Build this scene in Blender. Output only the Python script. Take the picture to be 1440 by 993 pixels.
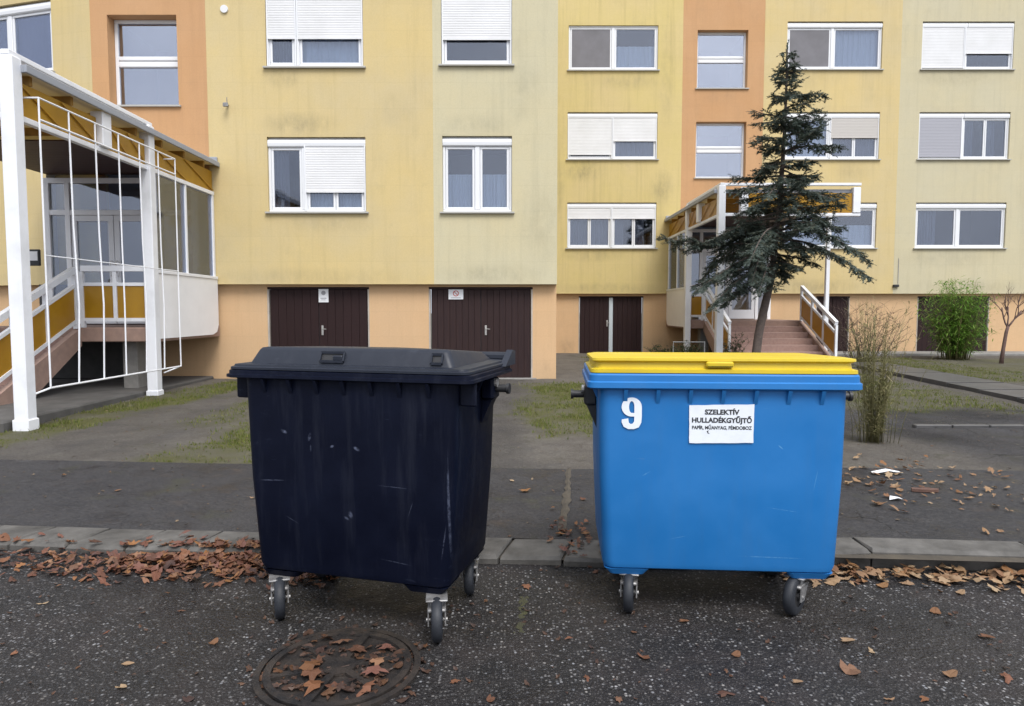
import bpy, math, random
from mathutils import Vector, noise
R = math.radians
random.seed(7)
for o in list(bpy.data.objects): bpy.data.objects.remove(o)
sc = bpy.context.scene
C = sc.collection

# ------------------------------------------------------------------ camera
CAMH = 1.52
cd = bpy.data.cameras.new('camera'); cam = bpy.data.objects.new('camera', cd); C.objects.link(cam)
cam.location = (0, 0, CAMH); cam.rotation_euler = (R(90 - 3.584), 0, 0)
cd.sensor_width = 36; cd.sensor_fit = 'HORIZONTAL'; cd.lens = 23.75; cd.clip_end = 900; cd.clip_start = .05
sc.camera = cam
# ------------------------------------------------------------------ overcast sky and weak soft sun
SUN_EL, SUN_AZ = 56, 158      # degrees; azimuth clockwise from +Y (behind the camera, to the right)
wd = bpy.data.worlds.new('World'); sc.world = wd; wd.use_nodes = True
nt = wd.node_tree; nt.nodes.clear()
sky = nt.nodes.new('ShaderNodeTexSky'); sky.sky_type = 'NISHITA'; sky.sun_disc = False
sky.sun_elevation = R(SUN_EL); sky.sun_rotation = R(SUN_AZ); sky.dust_density = 6; sky.air_density = 1.0; sky.ozone_density = 1
hs = nt.nodes.new('ShaderNodeHueSaturation'); hs.inputs['Saturation'].default_value = .3
mx = nt.nodes.new('ShaderNodeMix'); mx.data_type = 'RGBA'; mx.inputs['Factor'].default_value = .65
mx.inputs['B'].default_value = (9.0, 9.25, 9.7, 1)      # even cloud cover
tcw = nt.nodes.new('ShaderNodeTexCoord'); nw = nt.nodes.new('ShaderNodeTexNoise'); nw.inputs['Scale'].default_value = 2.6; nw.inputs['Detail'].default_value = 6; nw.inputs['Roughness'].default_value = .6
crw = nt.nodes.new('ShaderNodeValToRGB'); crw.color_ramp.elements[0].position = .32; crw.color_ramp.elements[0].color = (.66,.69,.76,1); crw.color_ramp.elements[1].position = .68; crw.color_ramp.elements[1].color = (1.22,1.22,1.22,1)
mw = nt.nodes.new('ShaderNodeMix'); mw.data_type = 'RGBA'; mw.blend_type = 'MULTIPLY'; mw.inputs['Factor'].default_value = 1; mw.inputs['A'].default_value = (8.9,9.3,10.1,1)
nt.links.new(tcw.outputs['Generated'], nw.inputs['Vector']); nt.links.new(nw.outputs['Fac'], crw.inputs[0]); nt.links.new(crw.outputs[0], mw.inputs['B']); nt.links.new(mw.outputs['Result'], mx.inputs['B'])
bg = nt.nodes.new('ShaderNodeBackground'); bg.inputs['Strength'].default_value = .082
wo = nt.nodes.new('ShaderNodeOutputWorld')
nt.links.new(sky.outputs[0], hs.inputs['Color']); nt.links.new(hs.outputs[0], mx.inputs['A'])
nt.links.new(mx.outputs['Result'], bg.inputs[0]); nt.links.new(bg.outputs[0], wo.inputs[0])
sd = bpy.data.lights.new('sun', 'SUN'); sd.energy = 1.45; sd.angle = R(28); sd.color = (1, .98, .95)
sun = bpy.data.objects.new('sun', sd); C.objects.link(sun)
az, el = R(SUN_AZ), R(SUN_EL)
sdir = Vector((math.sin(az) * math.cos(el), math.cos(az) * math.cos(el), math.sin(el)))
sun.rotation_euler = sdir.to_track_quat('Z', 'Y').to_euler(); sun.location = sdir * 40
vs = sc.view_settings; vs.view_transform = 'Standard'; vs.look = 'None'; vs.gamma = 1; vs.exposure = .97; vs.use_curve_mapping = False

# ------------------------------------------------------------------ helpers
class MB:
    def __init__(s): s.v = []; s.f = []
    def quad(s, a, b, c, d):
        n = len(s.v); s.v += [tuple(a), tuple(b), tuple(c), tuple(d)]; s.f.append((n, n+1, n+2, n+3)); return s
    def poly(s, pts):
        n = len(s.v); s.v += [tuple(p) for p in pts]; s.f.append(tuple(range(n, n+len(pts)))); return s
    def box(s, x0, x1, y0, y1, z0, z1):
        if x0 > x1: x0, x1 = x1, x0
        if y0 > y1: y0, y1 = y1, y0
        if z0 > z1: z0, z1 = z1, z0
        n = len(s.v)
        s.v += [(x0,y0,z0),(x1,y0,z0),(x1,y1,z0),(x0,y1,z0),(x0,y0,z1),(x1,y0,z1),(x1,y1,z1),(x0,y1,z1)]
        s.f += [tuple(n+i for i in q) for q in ((0,3,2,1),(4,5,6,7),(0,1,5,4),(1,2,6,5),(2,3,7,6),(3,0,4,7))]
        return s
    def bbox(s, x0, x1, y0, y1, z0, z1, b=.01):
        """box with chamfered edges"""
        if x0 > x1: x0, x1 = x1, x0
        if y0 > y1: y0, y1 = y1, y0
        if z0 > z1: z0, z1 = z1, z0
        b = min(b, (x1-x0)*.45, (y1-y0)*.45, (z1-z0)*.45)
        def ring(z, e):
            return [(x0+b+e,y0+e,z),(x1-b-e,y0+e,z),(x1-e,y0+b+e,z),(x1-e,y1-b-e,z),(x1-b-e,y1-e,z),(x0+b+e,y1-e,z),(x0+e,y1-b-e,z),(x0+e,y0+b+e,z)]
        return s.loft([ring(z0, b*.8), ring(z0+b, 0), ring(z1-b, 0), ring(z1, b*.8)])
    def loft(s, rings, cap0=True, cap1=True):
        n0 = len(s.v); k = len(rings[0])
        for r in rings: s.v += [tuple(p) for p in r]
        for i in range(len(rings)-1):
            for j in range(k):
                a = n0+i*k+j; b = n0+i*k+(j+1) % k
                s.f.append((a, b, b+k, a+k))
        if cap0: s.f.append(tuple(n0+j for j in range(k-1, -1, -1)))
        if cap1: s.f.append(tuple(n0+(len(rings)-1)*k+j for j in range(k)))
        return s
    def tube(s, pts, r, n=8, caps=True):
        pts = [Vector(p) for p in pts]
        rs = r if isinstance(r, (list, tuple)) else [r]*len(pts)
        rings = []
        up = Vector((.123, .456, .88)).normalized()
        for i, p in enumerate(pts):
            d = (pts[min(i+1, len(pts)-1)] - pts[max(i-1, 0)])
            if d.length < 1e-9: d = Vector((0,0,1))
            d.normalize()
            a = d.cross(up)
            if a.length < .05: a = d.cross(Vector((1,0,0)))
            a.normalize(); b = d.cross(a)
            rings.append([p + (a*math.cos(t*2*math.pi/n) + b*math.sin(t*2*math.pi/n))*rs[i] for t in range(n)])
        return s.loft(rings, caps, caps)
    def bar(s, p, q, w, h):
        """rectangular bar from p to q, w across, h in height"""
        p, q = Vector(p), Vector(q); d = (q-p).normalized()
        side = d.cross(Vector((0,0,1)))
        if side.length < .05: side = Vector((1,0,0))
        side.normalize(); up = side.cross(d)
        def ring(c): return [c-side*w/2-up*h/2, c+side*w/2-up*h/2, c+side*w/2+up*h/2, c-side*w/2+up*h/2]
        return s.loft([ring(p), ring(q)])
    def prism(s, pts, axis, a, b):
        """polygon pts (2D) extruded along axis from a to b"""
        def mk(p, t):
            return {'x': (t, p[0], p[1]), 'y': (p[0], t, p[1]), 'z': (p[0], p[1], t)}[axis]
        return s.loft([[mk(p, a) for p in pts], [mk(p, b) for p in pts]])
    def mesh(s, name, mat, smooth=False):
        m = bpy.data.meshes.new(name); m.from_pydata(s.v, [], s.f); m.update()
        import bmesh
        bm = bmesh.new(); bm.from_mesh(m); bmesh.ops.recalc_face_normals(bm, faces=bm.faces); bm.to_mesh(m); bm.free()
        if mat: m.materials.append(mat)
        if smooth:
            for p in m.polygons: p.use_smooth = True
        return m
    def build(s, name, mat, parent=None, smooth=False, recalc=True):
        if recalc: m = s.mesh(name, mat, smooth)
        else:
            m = bpy.data.meshes.new(name); m.from_pydata(s.v, [], s.f); m.update()
            if mat: m.materials.append(mat)
            if smooth:
                for p in m.polygons: p.use_smooth = True
        return link(name, m, parent)
def link(name, me, parent=None, loc=None, rot=None):
    o = bpy.data.objects.new(name, me); C.objects.link(o)
    if parent: o.parent = parent
    if loc: o.location = loc
    if rot: o.rotation_euler = rot
    return o
def tag(o, label=None, cat=None, group=None, kind=None):
    if label: o['label'] = label
    if cat: o['category'] = cat
    if group: o['group'] = group
    if kind: o['kind'] = kind
    return o
def thing(name, label, cat, loc=(0,0,0), rz=0, group=None):
    o = bpy.data.objects.new(name, None); C.objects.link(o); o.location = loc; o.rotation_euler = (0,0,rz)
    o.empty_display_size = .1
    return tag(o, label, cat, group)
def sharp(o, ang=35):
    me = o.data
    for p in me.polygons: p.use_smooth = True
    try: me.set_sharp_from_angle(angle=R(ang))
    except Exception: pass
    return o

# ------------------------------------------------------------------ materials
def newmat(name):
    m = bpy.data.materials.new(name); m.use_nodes = True; t = m.node_tree
    return m, t, t.nodes['Principled BSDF']
def N(t, typ, **kw):
    n = t.nodes.new(typ)
    for k, v in kw.items():
        if k.startswith('i_'): n.inputs[k[2:].replace('_', ' ')].default_value = v
        else: setattr(n, k, v)
    return n
def col(c): return (c[0], c[1], c[2], 1)
def noise_fac(t, scale, detail=4, rough=.55, lo=.35, hi=.65, vec=None, scl=None, kind='Object'):
    tc = N(t, 'ShaderNodeTexCoord'); n = N(t, 'ShaderNodeTexNoise')
    n.inputs['Scale'].default_value = scale; n.inputs['Detail'].default_value = detail; n.inputs['Roughness'].default_value = rough
    mp = N(t, 'ShaderNodeMapping'); t.links.new(tc.outputs[kind], mp.inputs['Vector'])
    if scl: mp.inputs['Scale'].default_value = scl
    t.links.new(mp.outputs[0], n.inputs['Vector'])
    mr = N(t, 'ShaderNodeMapRange'); mr.inputs['From Min'].default_value = lo; mr.inputs['From Max'].default_value = hi
    t.links.new(n.outputs['Fac'], mr.inputs['Value'])
    return mr.outputs[0], n
def mixc(t, fac, a, b, blend='MIX'):
    m = N(t, 'ShaderNodeMix', data_type='RGBA', blend_type=blend)
    for s, v in (('Factor', fac), ('A', a), ('B', b)):
        if hasattr(v, 'links') or hasattr(v, 'is_linked'): t.links.new(v, m.inputs[s])
        else: m.inputs[s].default_value = v if s == 'Factor' else col(v)
    return m.outputs['Result']
def mul(t, a, b, op='MULTIPLY'):
    m = N(t, 'ShaderNodeMath', operation=op)
    for i, v in enumerate((a, b)):
        if hasattr(v, 'is_linked'): t.links.new(v, m.inputs[i])
        else: m.inputs[i].default_value = v
    return m.outputs[0]
def bump(t, b, h, strength=.3, dist=.01):
    bp = N(t, 'ShaderNodeBump'); bp.inputs['Strength'].default_value = strength; bp.inputs['Distance'].default_value = dist
    t.links.new(h, bp.inputs['Height']); t.links.new(bp.outputs[0], b.inputs['Normal'])
def simple(name, c, rough=.6, c2=None, scale=6, metallic=0, bstr=0, bscale=60, spec=.5, lo=.3, hi=.7):
    m, t, b = newmat(name); b.inputs['Roughness'].default_value = rough; b.inputs['Metallic'].default_value = metallic
    b.inputs['Specular IOR Level'].default_value = spec
    if c2:
        f, _ = noise_fac(t, scale, 5, .6, lo, hi)
        t.links.new(mixc(t, f, c, c2), b.inputs['Base Color'])
    else: b.inputs['Base Color'].default_value = col(c)
    if bstr:
        f, _ = noise_fac(t, bscale, 3, .6, 0, 1); bump(t, b, f, bstr, .004)
    return m
def plaster(name, c, c2, dirt=(.2,.19,.14), dirt_amt=.5, streak=.5, stains=()):
    """painted render: large faded clouds, fine grain, grime in vertical runs"""
    m, t, b = newmat(name); b.inputs['Roughness'].default_value = .9; b.inputs['Specular IOR Level'].default_value = .2
    f1, _ = noise_fac(t, .55, 6, .6, .36, .66)
    f2, _ = noise_fac(t, 3.2, 5, .65, .35, .72)
    base = mixc(t, f1, c, c2)
    base = mixc(t, mul(t, f2, .22), base, tuple(x*.86 for x in c))
    fs, _ = noise_fac(t, 1.0, 6, .62, .55, .82, scl=(2.3, 2.3, .28))
    fb, _ = noise_fac(t, .8, 4, .6, .48, .74)
    g = mul(t, mul(t, fs, fb), streak)
    base = mixc(t, g, base, dirt)
    fd, _ = noise_fac(t, 1.7, 8, .7, .6, .86)
    base = mixc(t, mul(t, fd, dirt_amt*.5), base, dirt)
    fgr, _ = noise_fac(t, 38, 5, .75, .4, .7); base = mixc(t, mul(t, fgr, .22), base, tuple(x*.62 for x in c))
    fv2, _ = noise_fac(t, 2.2, 7, .7, .5, .75, scl=(3.5, 3.5, .16)); base = mixc(t, mul(t, fv2, streak*.55), base, tuple(x*.6 for x in c))
    # grime patches with a place of their own: (x, z, half width, half height, strength)
    if stains:
        fn, _ = noise_fac(t, 2.6, 7, .72, .3, .72, scl=(1.5, 1.5, .8)); fv, _ = noise_fac(t, 5.5, 5, .6, .38, .68, scl=(1.6, 1.6, .12)); acc = None
        for (sx, sz, rx, rz, am) in stains:
            tc = N(t, 'ShaderNodeTexCoord'); mp = N(t, 'ShaderNodeMapping', vector_type='POINT')
            mp.inputs['Location'].default_value = (-sx/rx, 0, -sz/rz); mp.inputs['Scale'].default_value = (1/rx, 0, 1/rz)
            t.links.new(tc.outputs['Object'], mp.inputs['Vector'])
            vl = N(t, 'ShaderNodeVectorMath', operation='LENGTH'); t.links.new(mp.outputs[0], vl.inputs[0])
            mr = N(t, 'ShaderNodeMapRange', interpolation_type='SMOOTHSTEP'); mr.inputs['From Min'].default_value = 1.0; mr.inputs['From Max'].default_value = .1; mr.inputs['To Max'].default_value = am
            t.links.new(vl.outputs['Value'], mr.inputs['Value'])
            acc = mr.outputs[0] if acc is None else mul(t, acc, mr.outputs[0], 'MAXIMUM')
        g2 = mul(t, acc, mul(t, fn, mul(t, fv, .65, 'MAXIMUM')))
        base = mixc(t, g2, base, (.13,.12,.09))
    # faint board joints of the insulation
    tb = N(t, 'ShaderNodeTexCoord'); mb_ = N(t, 'ShaderNodeMapping'); mb_.inputs['Rotation'].default_value = (R(-90), 0, 0); t.links.new(tb.outputs['Object'], mb_.inputs['Vector'])
    br_ = N(t, 'ShaderNodeTexBrick'); br_.inputs['Scale'].default_value = 1; br_.inputs['Brick Width'].default_value = 1.0; br_.inputs['Row Height'].default_value = .5; br_.inputs['Mortar Size'].default_value = .012; br_.inputs['Mortar Smooth'].default_value = 1
    br_.inputs['Color1'].default_value = (1,1,1,1); br_.inputs['Color2'].default_value = (.93,.93,.93,1); br_.inputs['Mortar'].default_value = (.84,.84,.84,1)
    t.links.new(mb_.outputs[0], br_.inputs['Vector'])
    base = mixc(t, .32, base, br_.outputs['Color'], 'MULTIPLY')
    t.links.new(base, b.inputs['Base Color'])
    fg, _ = noise_fac(t, 140, 3, .7, 0, 1); bump(t, b, fg, .25, .004)
    return m
M = {}
M['yellow'] = plaster('render_yellow', (.64,.50,.24), (.59,.485,.28), stains=((-4.2,5.2,1.0,.32,.8),(-4.5,6.1,.5,.3,.6),(-3.7,3.25,1.2,.25,.35),(-2.3,5.5,.5,.5,.3),(-4,2.2,3,.25,.4),(9.5,8.9,1.2,.5,.3),(9.8,2.3,2,.35,.7),(10.9,6,.8,.5,.4)))
M['yellow2'] = plaster('render_yellow_right', (.62,.50,.215), (.62,.495,.25), streak=.75, stains=((2.3,6.0,.8,.5,1.0),(3.6,8.8,1.5,.4,.5),(4.8,5.4,.5,.7,.8),(1.2,6,.5,4,.6),(2.6,3.3,1.4,.3,.6),(3.2,2.25,2.4,.25,.6),(4.9,9,.35,2.5,.35)))
M['pale'] = plaster('render_pale', (.58,.53,.365), (.60,.525,.33), stains=((-.7,5.2,.9,.3,.45),(.6,3.2,.6,1.2,.35),(-.4,2.25,1.6,.28,.5),(.3,5.9,.5,.8,.3)))
M['pale2'] = plaster('render_pale_grey', (.56,.51,.36), (.58,.51,.33), stains=((14,8.9,2,.4,.4),(14,3.2,2,.4,.4),(15,2.3,3,.3,.45)))
M['orange'] = plaster('render_orange', (.54,.31,.155), (.56,.335,.18), streak=.35, stains=((6.6,5.5,.8,.4,.3),(6.6,8.3,.8,.3,.3)))
M['basement'] = plaster('render_apricot', (.64,.42,.235), (.61,.42,.25), streak=.3, stains=((-2.3,.2,.8,.4,.5),(.7,.2,.4,.4,.5),(-5.5,.2,.7,.4,.5),(4.8,.3,.7,.5,.7),(1.8,.3,.5,.5,.5),(12.3,.3,1,.5,.5)))
M['base_dark'] = simple('plinth_dark_concrete', (.09,.088,.085), .9, (.05,.05,.05), 3)
M['soffit'] = simple('soffit_concrete', (.3,.27,.2), .9)
M['white'] = simple('white_paint', (.87,.875,.89), .4, (.82,.825,.84), 3)
M['white_metal'] = simple('white_enamel', (.8,.815,.85), .35, (.66,.67,.69), 2.2, lo=.5, hi=.8)
M['pvc'] = simple('white_pvc', (.75,.76,.78), .35)
M['shutter'] = simple('shutter_white', (.74,.74,.75), .5, (.66,.66,.66), 1.5)
M['shutter_beige'] = simple('shutter_beige', (.5,.47,.44), .5)
M['shutter_grey'] = simple('shutter_grey', (.36,.36,.4), .55)
M['mesh_screen'] = simple('insect_screen', (.15,.145,.155), .8, (.19,.185,.2), 2)
M['sill'] = simple('sill_metal', (.42,.41,.38), .5)
M['curtain'] = simple('curtain_net', (.62,.64,.7), .9)
M['curtain_dim'] = simple('curtain_grey', (.2,.2,.235), .9)
M['room'] = simple('room_dark', (.07,.065,.07), .9)
M['stone_pink'] = simple('stone_pink', (.36,.24,.19), .75, (.28,.19,.155), 9, bstr=.2)
M['step_tile'] = simple('step_tile', (.36,.235,.195), .6, (.28,.18,.15), 14)
M['concrete'] = simple('concrete_grey', (.26,.25,.235), .9, (.17,.165,.155), 5, bstr=.4)
M['kerb'] = simple('kerb_concrete', (.13,.123,.113), .75, (.04,.037,.033), 5, bstr=.5, bscale=120)
M['apron'] = simple('apron_concrete', (.11,.105,.1), .9, (.06,.058,.055), 3, bstr=.4)
M['roof_edge'] = simple('roof_edge_grey', (.3,.32,.36), .5)
M['red_boards'] = simple('red_boards', (.06,.022,.02), .6, (.045,.02,.018), 6)
M['steel'] = simple('galvanised', (.36,.36,.36), .5, (.2,.19,.185), 20, metallic=.55)
M['steel_grey'] = simple('grey_tube', (.42,.43,.42), .5)
M['tyre'] = simple('tyre_grey', (.011,.013,.018), .6, (.022,.025,.032), 14)
M['hub'] = simple('hub_black', (.02,.02,.022), .5)
M['iron'] = simple('manhole_iron', (.014,.013,.0135), .5, (.04,.032,.027), 9, metallic=.1, bstr=1, bscale=90, lo=.38, hi=.62)
M['bark'] = simple('spruce_bark', (.13,.1,.085), .95, (.07,.055,.05), 14, bstr=.8, bscale=30)
M['bark2'] = simple('young_bark', (.15,.095,.08), .9, (.1,.06,.05), 20)
M['jamb'] = simple('jamb_cream', (.5,.45,.39), .7, (.36,.32,.28), 5)
M['paper'] = simple('paper_white', (.75,.76,.78), .7)
M['black_ink'] = simple('black_ink', (.02,.02,.025), .7)
M['red_ink'] = simple('red_ink', (.5,.07,.05), .7)
M['grey_ink'] = simple('grey_ink', (.3,.3,.32), .7)
M['handle'] = simple('handle_metal', (.55,.53,.5), .35, metallic=.7)
M['grey_post'] = simple('pale_grey_paint', (.5,.56,.6), .5)
M['bark_bit'] = simple('bark_bit', (.09,.045,.035), .8, (.13,.07,.05), 30, bstr=.8)
M['amber_wood'] = simple('amber_stained_wood', (.4,.22,.04), .6, (.28,.15,.03), 8)
M['brown_wood'] = simple('brown_wood', (.2,.12,.08), .8, (.3,.18,.11), 12)

def glass(name, refl, tint=(.8,.85,.9)):
    m, t, b = newmat(name); t.nodes.remove(b)
    g = N(t, 'ShaderNodeBsdfGlossy'); g.inputs['Roughness'].default_value = .03; g.inputs['Color'].default_value = (.86,.89,1,1)
    fn, _ = noise_fac(t, 1.4, 2, .5, 0, 1); bp = N(t, 'ShaderNodeBump'); bp.inputs['Strength'].default_value = .1; bp.inputs['Distance'].default_value = .03
    t.links.new(fn, bp.inputs['Height']); t.links.new(bp.outputs[0], g.inputs['Normal'])
    tr = N(t, 'ShaderNodeBsdfTransparent'); tr.inputs['Color'].default_value = col(tint)
    fr = N(t, 'ShaderNodeLayerWeight'); fr.inputs['Blend'].default_value = .25
    f = mul(t, mul(t, fr.outputs['Fresnel'], .8), refl, 'ADD')
    mxs = N(t, 'ShaderNodeMixShader'); t.links.new(f, mxs.inputs[0]); t.links.new(tr.outputs[0], mxs.inputs[1]); t.links.new(g.outputs[0], mxs.inputs[2])
    t.links.new(mxs.outputs[0], t.nodes['Material Output'].inputs[0])
    return m
M['glass'] = glass('window_glass', .09)
M['glass_stair'] = glass('stair_window_glass', .27)
M['glass_porch'] = glass('porch_glass', .1)

def amber():
    m, t, b = newmat('amber_panel')
    f, _ = noise_fac(t, 2.2, 4, .6, .3, .7)
    t.links.new(mixc(t, f, (.52,.29,.018), (.4,.21,.014)), b.inputs['Base Color'])
    b.inputs['Roughness'].default_value = .35
    tl = N(t, 'ShaderNodeBsdfTranslucent'); tl.inputs['Color'].default_value = (.7,.38,.03,1)
    ms = N(t, 'ShaderNodeMixShader'); ms.inputs[0].default_value = .25
    t.links.new(b.outputs[0], ms.inputs[1]); t.links.new(tl.outputs[0], ms.inputs[2]); t.links.new(ms.outputs[0], t.nodes['Material Output'].inputs[0])
    return m
M['amber'] = amber()
def polycarb():
    m, t, b = newmat('roof_sheet'); b.inputs['Base Color'].default_value = (.5,.5,.5,1); b.inputs['Roughness'].default_value = .4
    tl = N(t, 'ShaderNodeBsdfTranslucent'); tl.inputs['Color'].default_value = (.55,.45,.25,1)
    ms = N(t, 'ShaderNodeMixShader'); ms.inputs[0].default_value = .5
    t.links.new(b.outputs[0], ms.inputs[1]); t.links.new(tl.outputs[0], ms.inputs[2]); t.links.new(ms.outputs[0], t.nodes['Material Output'].inputs[0])
    return m
M['roof_sheet'] = polycarb()

def doorwood(name, c, c2):
    m, t, b = newmat(name); b.inputs['Roughness'].default_value = .65; b.inputs['Specular IOR Level'].default_value = .25
    f, _ = noise_fac(t, 3, 6, .65, .3, .7, scl=(9, 9, .7))
    base = mixc(t, f, c, c2)
    oi = N(t, 'ShaderNodeObjectInfo')
    base = mixc(t, mul(t, oi.outputs['Random'], .5), base, tuple(x*.72 for x in c))
    t.links.new(base, b.inputs['Base Color'])
    bump(t, b, f, .3, .004)
    return m
M['door_dark'] = doorwood('door_planks_dark', (.026,.0115,.0115), (.021,.0095,.0105))
M['door_brown'] = doorwood('door_planks_worn', (.036,.0185,.017), (.024,.013,.0145))

def plastic_bin(name, c, c2, rough, scuff, scuff_amt, spec=.4, marks=()):
    m, t, b = newmat(name); b.inputs['Specular IOR Level'].default_value = spec
    f1, _ = noise_fac(t, 3.0, 5, .6, .35, .68)
    base = mixc(t, f1, c, c2)
    fs, _ = noise_fac(t, 7, 8, .78, .6, .78, scl=(1, 1, 2.2))
    fm, _ = noise_fac(t, 1.6, 2, .5, .45, .65)
    base = mixc(t, mul(t, mul(t, fs, fm), scuff_amt), base, scuff)
    # scratches: thin lines
    tc = N(t, 'ShaderNodeTexCoord'); mp = N(t, 'ShaderNodeMapping'); mp.inputs['Rotation'].default_value = (.3, .75, .25); mp.inputs['Scale'].default_value = (5, 5, 42)
    t.links.new(tc.outputs['Object'], mp.inputs['Vector'])
    n2 = N(t, 'ShaderNodeTexNoise'); n2.inputs['Scale'].default_value = 1.3; n2.inputs['Detail'].default_value = 3; t.links.new(mp.outputs[0], n2.inputs['Vector'])
    mr = N(t, 'ShaderNodeMapRange'); mr.inputs['From Min'].default_value = .66; mr.inputs['From Max'].default_value = .72; t.links.new(n2.outputs['Fac'], mr.inputs['Value'])
    fk, _ = noise_fac(t, 2.4, 3, .6, .54, .66); fk2, _ = noise_fac(t, 11, 4, .6, .45, .6)
    base = mixc(t, mul(t, mul(t, mr.outputs[0], mul(t, fk, fk2)), scuff_amt*1.3), base, scuff)
    # dust and dried runs
    fr_, _ = noise_fac(t, 3.0, 6, .65, .5, .74, scl=(5, 5, .5)); base = mixc(t, mul(t, fr_, scuff_amt*.28), base, tuple(x*.55+.02 for x in scuff))
    sm, _ = noise_fac(t, 13, 4, .7, .74, .77); base = mixc(t, mul(t, sm, scuff_amt*.7), base, tuple(x*1.6+.03 for x in scuff))
    if marks:          # scrapes at known places: (x, z, half length, half width, turn, strength)
        fm1, _ = noise_fac(t, 34, 5, .75, .36, .58); acc = None
        for (mx_, mz_, rx, rz, tu, am) in marks:
            tc2 = N(t, 'ShaderNodeTexCoord'); m2 = N(t, 'ShaderNodeMapping', vector_type='TEXTURE')
            m2.inputs['Location'].default_value = (mx_, 0, mz_); m2.inputs['Rotation'].default_value = (0, R(tu), 0); m2.inputs['Scale'].default_value = (rx, 1000, rz)
            t.links.new(tc2.outputs['Object'], m2.inputs['Vector'])
            vl = N(t, 'ShaderNodeVectorMath', operation='LENGTH'); t.links.new(m2.outputs[0], vl.inputs[0])
            mr2 = N(t, 'ShaderNodeMapRange', interpolation_type='SMOOTHSTEP'); mr2.inputs['From Min'].default_value = 1; mr2.inputs['From Max'].default_value = .3; mr2.inputs['To Max'].default_value = am
            t.links.new(vl.outputs['Value'], mr2.inputs['Value']); acc = mr2.outputs[0] if acc is None else mul(t, acc, mr2.outputs[0], 'MAXIMUM')
        base = mixc(t, mul(t, acc, fm1), base, tuple(min(.6, x*1.7+.03) for x in scuff))
    t.links.new(base, b.inputs['Base Color'])
    r = N(t, 'ShaderNodeMapRange'); r.inputs['To Min'].default_value = rough-.08; r.inputs['To Max'].default_value = rough+.14; t.links.new(f1, r.inputs['Value'])
    t.links.new(r.outputs[0], b.inputs['Roughness'])
    fg, _ = noise_fac(t, 220, 2, .6, 0, 1)
    fw, _ = noise_fac(t, 3.0, 2, .5, 0, 1)
    bump(t, b, mul(t, mul(t, fg, .05), fw, 'ADD'), .25, .012)
    return m
M['bin_navy'] = plastic_bin('bin_navy', (.002,.0032,.0105), (.0027,.0047,.0155), .5, (.045,.055,.09), .8, .14, [(-.33,.935,.022,.01,20,1), (-.19,.915,.01,.024,15,1), (-.185,.86,.006,.02,0,.7), (-.07,.875,.014,.008,-25,1), (.06,.87,.022,.01,25,1), (-.4,.69,.08,.004,-3,.7), (.02,.55,.014,.022,-20,.6), (.0,.53,.02,.008,30,.5), (.515,.62,.007,.3,0,.55), (.49,.45,.004,.1,8,.5), (.25,.7,.1,.003,2,.35), (.25,.34,.1,.003,6,.4), (-.3,.5,.05,.002,25,.4), (.33,.6,.002,.05,20,.4)])
M['bin_navy_lid'] = plastic_bin('bin_navy_lid', (.0095,.0125,.022), (.0135,.018,.03), .5, (.08,.09,.12), .5)
M['bin_blue'] = plastic_bin('bin_blue', (.013,.148,.42), (.018,.166,.455), .42, (.08,.21,.42), .45, .4, [(.3,.55,.09,.0025,8,.45), (.25,.31,.2,.004,1,.35), (-.36,.72,.03,.004,-30,.5), (.28,.86,.02,.004,40,.5), (-.2,.4,.06,.002,-12,.4), (.45,.7,.003,.06,10,.4)])
M['bin_yellow'] = plastic_bin('bin_yellow', (.62,.47,.025), (.57,.40,.018), .42, (.36,.3,.14), .5)
M['sticker'] = simple('sticker_white', (.76,.8,.86), .5, (.66,.7,.74), 14, lo=.45, hi=.8)

def cracks(t, scale, width, lo=.5, hi=.6):
    tc = N(t, 'ShaderNodeTexCoord'); nn_ = N(t, 'ShaderNodeTexNoise'); nn_.inputs['Scale'].default_value = 3; nn_.inputs['Detail'].default_value = 5; t.links.new(tc.outputs['Object'], nn_.inputs['Vector'])
    va = N(t, 'ShaderNodeVectorMath', operation='MULTIPLY_ADD'); va.inputs[1].default_value = (.35,.35,.35); t.links.new(nn_.outputs['Color'], va.inputs[0]); t.links.new(tc.outputs['Object'], va.inputs[2])
    v = N(t, 'ShaderNodeTexVoronoi', feature='DISTANCE_TO_EDGE'); v.inputs['Scale'].default_value = scale; t.links.new(va.outputs[0], v.inputs['Vector'])
    mr = N(t, 'ShaderNodeMapRange'); mr.inputs['From Min'].default_value = width; mr.inputs['From Max'].default_value = width*.25; t.links.new(v.outputs['Distance'], mr.inputs['Value'])
    m, _ = noise_fac(t, .7, 3, .5, lo, hi)
    return mul(t, mr.outputs[0], m)
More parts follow.
